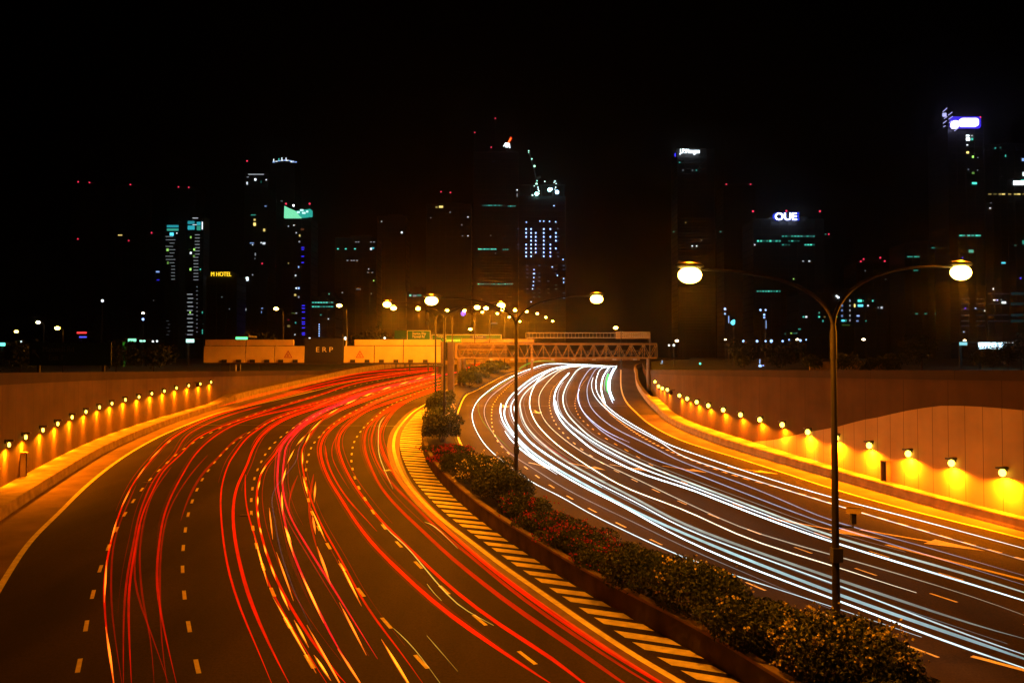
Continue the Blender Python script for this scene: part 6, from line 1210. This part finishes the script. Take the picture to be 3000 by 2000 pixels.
# lettered signs
def roof_sign(txt, x0, x1, y0, y1, Y, mat, label, glow=None, size=1.35):
    a, b = px(x0, y1, Y), px(x1, y0, Y); h = b[1]-a[1]
    root = empty('rooftop_sign', ((a[0]+b[0])/2, Y, a[1]), label, 'sign')
    fr = MB(); w = b[0]-a[0]
    for z in (a[1]-.4, b[1]+.3): fr.box(((a[0]+b[0])/2, Y+.8, z), (w+1, .2, .2))
    for i in range(6): fr.box((a[0]+w*i/5, Y+.8, (a[1]+b[1])/2-.5), (.2, .2, h+1.6))
    fr.build('frame', M_DARKST, root)
    o = text(txt, h*size, mat, 'lettering', root, ((a[0]+b[0])/2, Y, (a[1]+b[1])/2), width=w, depth=.3)
    return root
roof_sign('M HOTEL', 618, 677, 797, 810, 518, emit('sign_yellow', (1, .62, .02), 1.6), 'yellow lit hotel name sign on the low dark roof')
roof_sign('J.P.Morgan', 1992, 2050, 437, 450, 696, emit('sign_white', (.8, .92, 1), 5), 'white lettered bank name sign on the tower behind the biggest lamp')
ou = roof_sign('OUE', 2271, 2334, 625, 646, 556, emit('sign_blue_white', (.7, .8, 1), 9), 'glaring blue white three letter sign', size=1.4)
a = px(2302.5, 635, 557.2); text('OUE', 6.1, emit('sign_halo_blue', (.02, .05, 1), .8), 'letter_halo', ou, (a[0], 557.4, a[1]), width=16.2, depth=.2, off=.42)  # blue glow round the letters, built as wider emissive lettering behind
rs_ = empty('rooftop_sign', (px(2840, 360, 576)[0], 576, px(2840, 372, 576)[1]), 'glaring violet white sign box on the tallest right hand tower', 'sign')
def rbox(x0, x1, y0, y1, Y, d, r_=3):
    pts = []
    for cx0, cy0, a0 in ((x1-r_, y1-r_, 0), (x0+r_, y1-r_, 90), (x0+r_, y0+r_, 180), (x1-r_, y0+r_, 270)):
        for k in range(5): a = R(a0+k*22.5); pts.append(q3(cx0+r_*math.cos(a), cy0+r_*math.sin(a), Y))
    return MB().prism(pts, (0, 1, 0), d)
rbox(2813, 2868, 346, 370, 576, 2, 8).build('sign_box', emit('sign_violet_white', (.62, .58, 1), 3.2), rs_)
rbox(2789, 2810, 353, 376, 575, 2, 8).build('sign_box', emit('sign_violet_white', (.62, .58, 1), 3.2), rs_)
rbox(2783, 2874, 342, 377, 578.4, .4, 8).build('sign_glow', emit('sign_glow_violet', (.06, .03, 1), .9), rs_)  # emissive plate standing in for the violet glow round the sign
MB().box((px(2830, 380, 577)[0], 579.5, px(2830, 362, 577)[1]), (14, 1.6, 6)).build('frame', M_DARKST, rs_)
st_ = empty('light_strips', (px(2776, 350, 574)[0], 574, px(2776, 372, 574)[1]), 'slanting bluish light strips left of the glaring violet white sign', 'lights')
for x0, y0, x1, y1 in ((2762, 328, 2775, 317), (2766, 348, 2775, 342), (2778, 338, 2790, 329), (2779, 350, 2791, 341), (2780, 361, 2790, 353), (2763, 362, 2773, 354), (2764, 372, 2770, 369), (2782, 371, 2785, 369), (2796, 384, 2807, 376)):
    MB().tube([q3(x0, y0, 574), q3(x1, y1, 574)], .22).build('light_strip', emit('strip_blue', (.5, .5, 1), 1.2), st_)
rbox(2762, 2773, 331, 342, 574, .5, 2).build('light_panel', emit('strip_blue', (.5, .5, 1), 1.2), st_)
MB().tube([q3(2762, 380, 575), q3(2762, 316, 575)], .15).tube([q3(2777, 380, 575), q3(2777, 316, 575)], .15).tube([q3(2762, 378, 575), q3(2800, 380, 577)], .15).build('frame', M_DARKST, st_)
# tower crane and work lights on the unfinished tower
cr = empty('tower_crane', (px(1570, 575, 625)[0], 625, px(1570, 575, 625)[1]), 'luffing tower crane dotted with green white lights on the unfinished tower', 'crane')
MB().tube([q3(1572, 575, 625), q3(1572, 520, 625)], .6, 4).build('mast', M_DARKST, cr)
MB().tube([q3(1574, 530, 625), q3(1548, 440, 625)], .45, 4).build('jib', M_DARKST, cr); MB().tube([q3(1572, 522, 625), q3(1584, 518, 625)], .9, 4).build('counter_jib', M_DARKST, cr)
for x, y, r_, m_ in ((1549, 442, .35, 'a'), (1549, 447, .25, 'a'), (1558, 466, .4, 'a'), (1566, 487, .6, 'a'), (1573, 530, .35, 'a'), (1572, 539, .65, 'a')):
    a = px(x, y, 624); MB().ball((a[0], 624, a[1]), (r_*1.2,)*3, 8, 6).build('crane_light', emit('work_green_white', (.45, 1, .75), 2.5), cr)
wl_ = empty('work_lights', (px(1600, 575, 618)[0], 618, px(1600, 575, 618)[1]), 'cluster of glaring teal work lights on top of the unfinished tower', 'lights')
fr = MB()
for x in (1561, 1572, 1577, 1597, 1610, 1628, 1633): fr.tube([q3(x, 585, 618.6), q3(x, 528, 618.6)], .1, 4)
fr.build('scaffold', M_DARKST, wl_)
for x, y, r_, m_ in ((1572, 568, 1.25, 't'), (1610, 556, 1.3, 't'), (1616, 554, .7, 'b'), (1632, 563, 1.25, 'b'), (1560, 572, .5, 'w'), (1576, 549, .35, 'w'), (1577, 555, .4, 'w'), (1579, 560, .45, 'w'), (1579, 567, .4, 'w'), (1565, 545, .3, 'w'), (1596, 532, .4, 'w'), (1626, 531, .4, 'w'), (1629, 538, .35, 'w'), (1628, 549, .4, 'w'), (1626, 555, .3, 'w'), (1623, 535, .3, 'w')):
    a = px(x, y, 618); MB().ball((a[0], 618, a[1]), (r_,)*3, 8, 6).build('work_light', emit('work_'+m_, {'t': (.35, 1, .85), 'b': (.4, .7, 1), 'w': (.7, 1, .95)}[m_], 3 if r_ < .6 else 9), wl_)
# ------------------------------------------------------------------ street level lights and structures beyond the walls
def canopy(x0, x1, y0, y1, Y, label, colr, st, post=None, postc=None):
    a, b = px(x0, y1, Y), px(x1, y0, Y); zg_ = 9.5
    root = empty('lit_canopy', ((a[0]+b[0])/2, Y, zg_), label, 'canopy')
    MB().box(((a[0]+b[0])/2, Y, (a[1]+b[1])/2), (b[0]-a[0], .5, b[1]-a[1])).build('light_box', emit('canopy_%d_%d_%d' % tuple(int(c*9) for c in colr), colr, st), root)
    MB().box(((a[0]+b[0])/2, Y+2, b[1]+.15), (b[0]-a[0]+.6, 4.5, .25)).build('roof', M_DARKST, root)
    MB().box((a[0]+.3 if not post else px(post, 0, Y)[0], Y+.5, (zg_+a[1])/2), (.5, .4, a[1]-zg_)).build('post', postc or M_DARKST, root)
    return root
GP = emit('post_green', (.06, .5, .03), .3)
canopy(376, 398, 992, 1000, 230, 'green lit canopy with a glowing green post left of the twin teal topped towers', (.25, 1, .5), 1.6, 374, GP)
canopy(410, 425, 996, 1001, 240, 'small green white canopy just right of the green post', (.4, 1, .7), 1.6)
canopy(546, 568, 993, 1003, 240, 'small bright green white canopy below the taller twin tower', (.5, 1, .8), 1.8)
canopy(692, 724, 987, 994, 140, 'glowing green bar light above the left panels of the toll gantry', (.12, 1, .3), 2.2)
canopy(0, 14, 1004, 1013, 230, 'teal lit canopy cut by the left edge of the photo', (.15, 1, .7), 2.2)
canopy(226, 253, 972, 977, 300, 'small red lit shop sign left, above a blue one', (1, .05, .05), 1.3)
canopy(233, 253, 985, 989, 298, 'small blue lit shop sign left, below a red one', (.1, .1, 1), 1.2)
canopy(2868, 2968, 1003, 1022, 200, 'bright bluish white lit canopy above the right wall, half hidden by foliage', (.55, .85, 1), 4)
canopy(2812, 2832, 1002, 1011, 202, 'small teal white lit kiosk beside the big white canopy', (.3, .8, .9), .9)
dots = [(295, 1021, 'w', .6), (313, 1033, 'w', .4), (360, 1027, 'y', .75), (481, 1041, 'y', .7), (448, 1000, 'w', .4), (460, 999, 'w', .4), (907, 992, 'w', .5), (1013, 991, 'w', .6), (1127, 990, 'w', .4), (300, 881, 'w', .5), (419, 935, 'b', .5), (62, 1000, 'w', .3), (1357, 918, 'B', 1.0), (2178, 999, 'b', .5), (2218, 999, 'b', .45), (2243, 999, 'b', .35), (2260, 999, 'b', .6), (2293, 999, 'b', .4), (2312, 995, 'b', .3), (2345, 997, 'b', .5), (2362, 995, 'b', .3), (2051, 1065, 't', .4), (2227, 1072, 'b', .6), (2236, 1072, 'b', .4), (2245, 1072, 'w', .4), (1938, 1065, 'k', .5), (2124, 905, 'b', .5), (2124, 919, 'b', .4), (2147, 945, 'u', .8), (2150, 940, 'u', .5), (2228, 908, 'b', .4), (2243, 908, 'b', .35), (2239, 922, 'b', .4), (2239, 930, 'b', .4), (1960, 1011, 'w', .4), (1974, 1011, 'w', .4)]
for i, (x, y, c, r_) in enumerate(dots):
    Y = 205+(i % 7)*6; X, Z = px(x, y, Y); zg_ = min(9.4, Z-1)
    hz = 'left' if x < 1500 else 'right'
    o = empty('lamp_post', (X, Y, zg_), '%s tiny %s lamp post light counted from the photo left, beyond the walls' % (ORD2(i, dots), {'w': 'white', 'y': 'warm', 'b': 'blue white', 'B': 'deep blue', 't': 'teal', 'k': 'grey', 'u': 'sky blue'}[c]), 'lamp post', 'tiny lamp posts beyond the walls')
    MB().tube([(X, Y, zg_), (X, Y, Z-r_*.4)], .06, 5).build('pole', M_DARKST, o); MB().ball((X, Y, Z), (r_*.62,)*3, 8, 6).build('globe', emit('globe_'+{'w': 'white', 'y': 'warm', 'b': 'blue', 'B': 'deep_blue', 't': 'teal', 'k': 'grey', 'u': 'sky'}[c], (1, .75, .5) if c == 'y' else ECOL[c], 2.5 if c != 'k' else .8), o)
# blue vertical light strip
for x, y0, y1, lab in ((2135, 925, 946, 'upright bluish neon strip right of the biggest lamp'), (2226, 1052, 1072, 'short upright blue neon strip just above the right wall'), (1940, 1055, 1078, 'short white upright strip at the right end of the truss gantry'), (2244, 938, 962, 'faint dotted upright blue strip left of the near pole')):
    a, b = px(x, y1, 230), px(x, y0, 230); o = empty('neon_strip', (a[0], 230, a[1]), lab, 'light')
    MB().box((a[0], 230, (a[1]+b[1])/2), (.22, .2, b[1]-a[1])).build('tube', emit('neon_blue', (.35, .55, 1), .9), o); MB().tube([(a[0], 230.3, 9), (a[0], 230.3, b[1])], .12, 6).build('post', M_DARKST, o)
# low wall and trees beyond the right wall
a, b = px(2372, 1084, 110), px(2588, 1061, 110)
lw = empty('boundary_wall', ((a[0]+b[0])/2, 110, 9.5), 'short brownish boundary wall behind the right retaining wall by the near pole', 'wall')
MB().box(((a[0]+b[0])/2, 110, (9.5+b[1])/2), (b[0]-a[0], .3, b[1]-9.5)).box(((a[0]+b[0])/2, 110, b[1]+.05), (b[0]-a[0]+.2, .42, .1)).build('wall', M_CONC, lw)
lamp(lw, (a[0]+4, 106.5, 14.5), 260, 120, .8, .1, (R(25), 0, 0))
def tree(x, Y, zg_, h, w, label, n=2200, kind='tree', mat=1, ls=.35):
    root = empty(kind, (x, Y, zg_), label, 'tree', 'trees beyond the walls'); r = random.Random(int(x*7+Y)); t = MB()
    t.tube([(x, Y, zg_), (x+.1, Y, zg_+h*.3), (x-.1, Y+.1, zg_+h*.5)], [.05*h**.7, .035*h**.7, .02*h**.7], 8)
    lob = []
    for i in range(8):
        a = r.uniform(0, 6.28); d = r.uniform(.2, .75)*w/2; z = zg_+h*r.uniform(.5, .9); c_ = (x+d*math.cos(a), Y+d*math.sin(a), z); lob.append((c_, r.uniform(.2, .34)*w))
        t.tube([(x, Y, zg_+h*.42), ((x+c_[0])/2, (Y+c_[1])/2, z-.12*h), c_], [.04, .03, .015], 5)
    t.build('trunk', M_BARK, root); f_ = MB()
    for _ in range(n):
        c_, rr_ = r.choice(lob); v = Vector((r.gauss(0, 1), r.gauss(0, 1), r.gauss(0, .8))).normalized()*rr_*r.uniform(.55, 1.08); p = Vector(c_)+v
        a_ = Vector((r.gauss(0, 1), r.gauss(0, 1), r.gauss(0, 1))).normalized(); b_ = a_.cross(Vector((r.gauss(0, 1), r.gauss(0, 1), r.gauss(0, 1)))).normalized(); k = ls*r.uniform(.5, 1.2); m_ = len(f_.v)
        f_.v += [tuple(p-a_*k), tuple(p+b_*k*.5), tuple(p+a_*k), tuple(p-b_*k*.5)]; f_.f.append([m_, m_+1, m_+2, m_+3])
    f_.build('crown', M_LEAF[mat], root); return root
TR = [(2385, 106, 2.1, 2.6, 'dark shrub like tree at the left end of the short boundary wall', .14), (2478, 106, 2.0, 3.2, 'dark low tree overlapping the middle of the short boundary wall', .14), (2545, 106, 1.7, 2.4, 'dark low tree overlapping the right part of the short boundary wall', .14), (2600, 106, 2.0, 3.4, 'dark low tree at the right end of the short boundary wall', .14),
 (2878, 190, 5.5, 6, 'dark tree silhouette over the left end of the white lit canopy', .26), (2908, 188, 5.2, 5, 'dark tree silhouette before the middle of the white lit canopy', .2), (2952, 190, 5.6, 6, 'dark tree silhouette over the right end of the white lit canopy', .26), (2990, 195, 8, 8, 'dark tree at the right edge of the photo beyond the wall', .35),
 (2180, 200, 6, 8, 'dark tree beneath the row of blue dots', .35), (2300, 205, 6, 8, 'dark tree under the small warm lamp left of the near pole', .35), (2700, 195, 7, 9, 'dark tree right of the boundary wall', .35),
 (60, 170, 5, 8, 'dark tree left of the dark green road sign', .35), (340, 185, 5, 8, 'dark tree right of the dark green road sign', .35), (450, 190, 5, 8, 'dark tree beneath the small green canopies', .35), (1130, 280, 9, 13, 'dark tree behind the right half of the toll gantry', .5), (1060, 275, 8, 12, 'dark tree behind the black plate of the toll gantry', .5), (760, 165, 6.5, 7, 'dark tree topped orange behind the left half of the toll gantry', .3)]
for x, Y, h, w, lab, ls in TR:
    X = (x-1500)*Y/2700; tree(X, Y, 9.45 if Y < 240 else 12, h, w, lab, 1500, ls=ls)
# ------------------------------------------------------------------ thin volume added mainly for halos round the lamps
if HALO_HAZE:
    hz = MB().box((0, 500, 150), (2400, 1100, 304)).build('halo_haze', bpy.data.materials.new('halo_air')); hm = hz.data.materials[0]; hm.use_nodes = True; nn = hm.node_tree; nn.nodes.clear()
    o = nn.nodes.new('ShaderNodeOutputMaterial'); pv = nn.nodes.new('ShaderNodeVolumePrincipled'); pv.inputs['Color'].default_value = (.8, .8, .8, 1); pv.inputs['Density'].default_value = HALO_HAZE; pv.inputs['Anisotropy'].default_value = .93
    nn.links.new(pv.outputs[0], o.inputs['Volume']); tag(hz, kind='stuff')
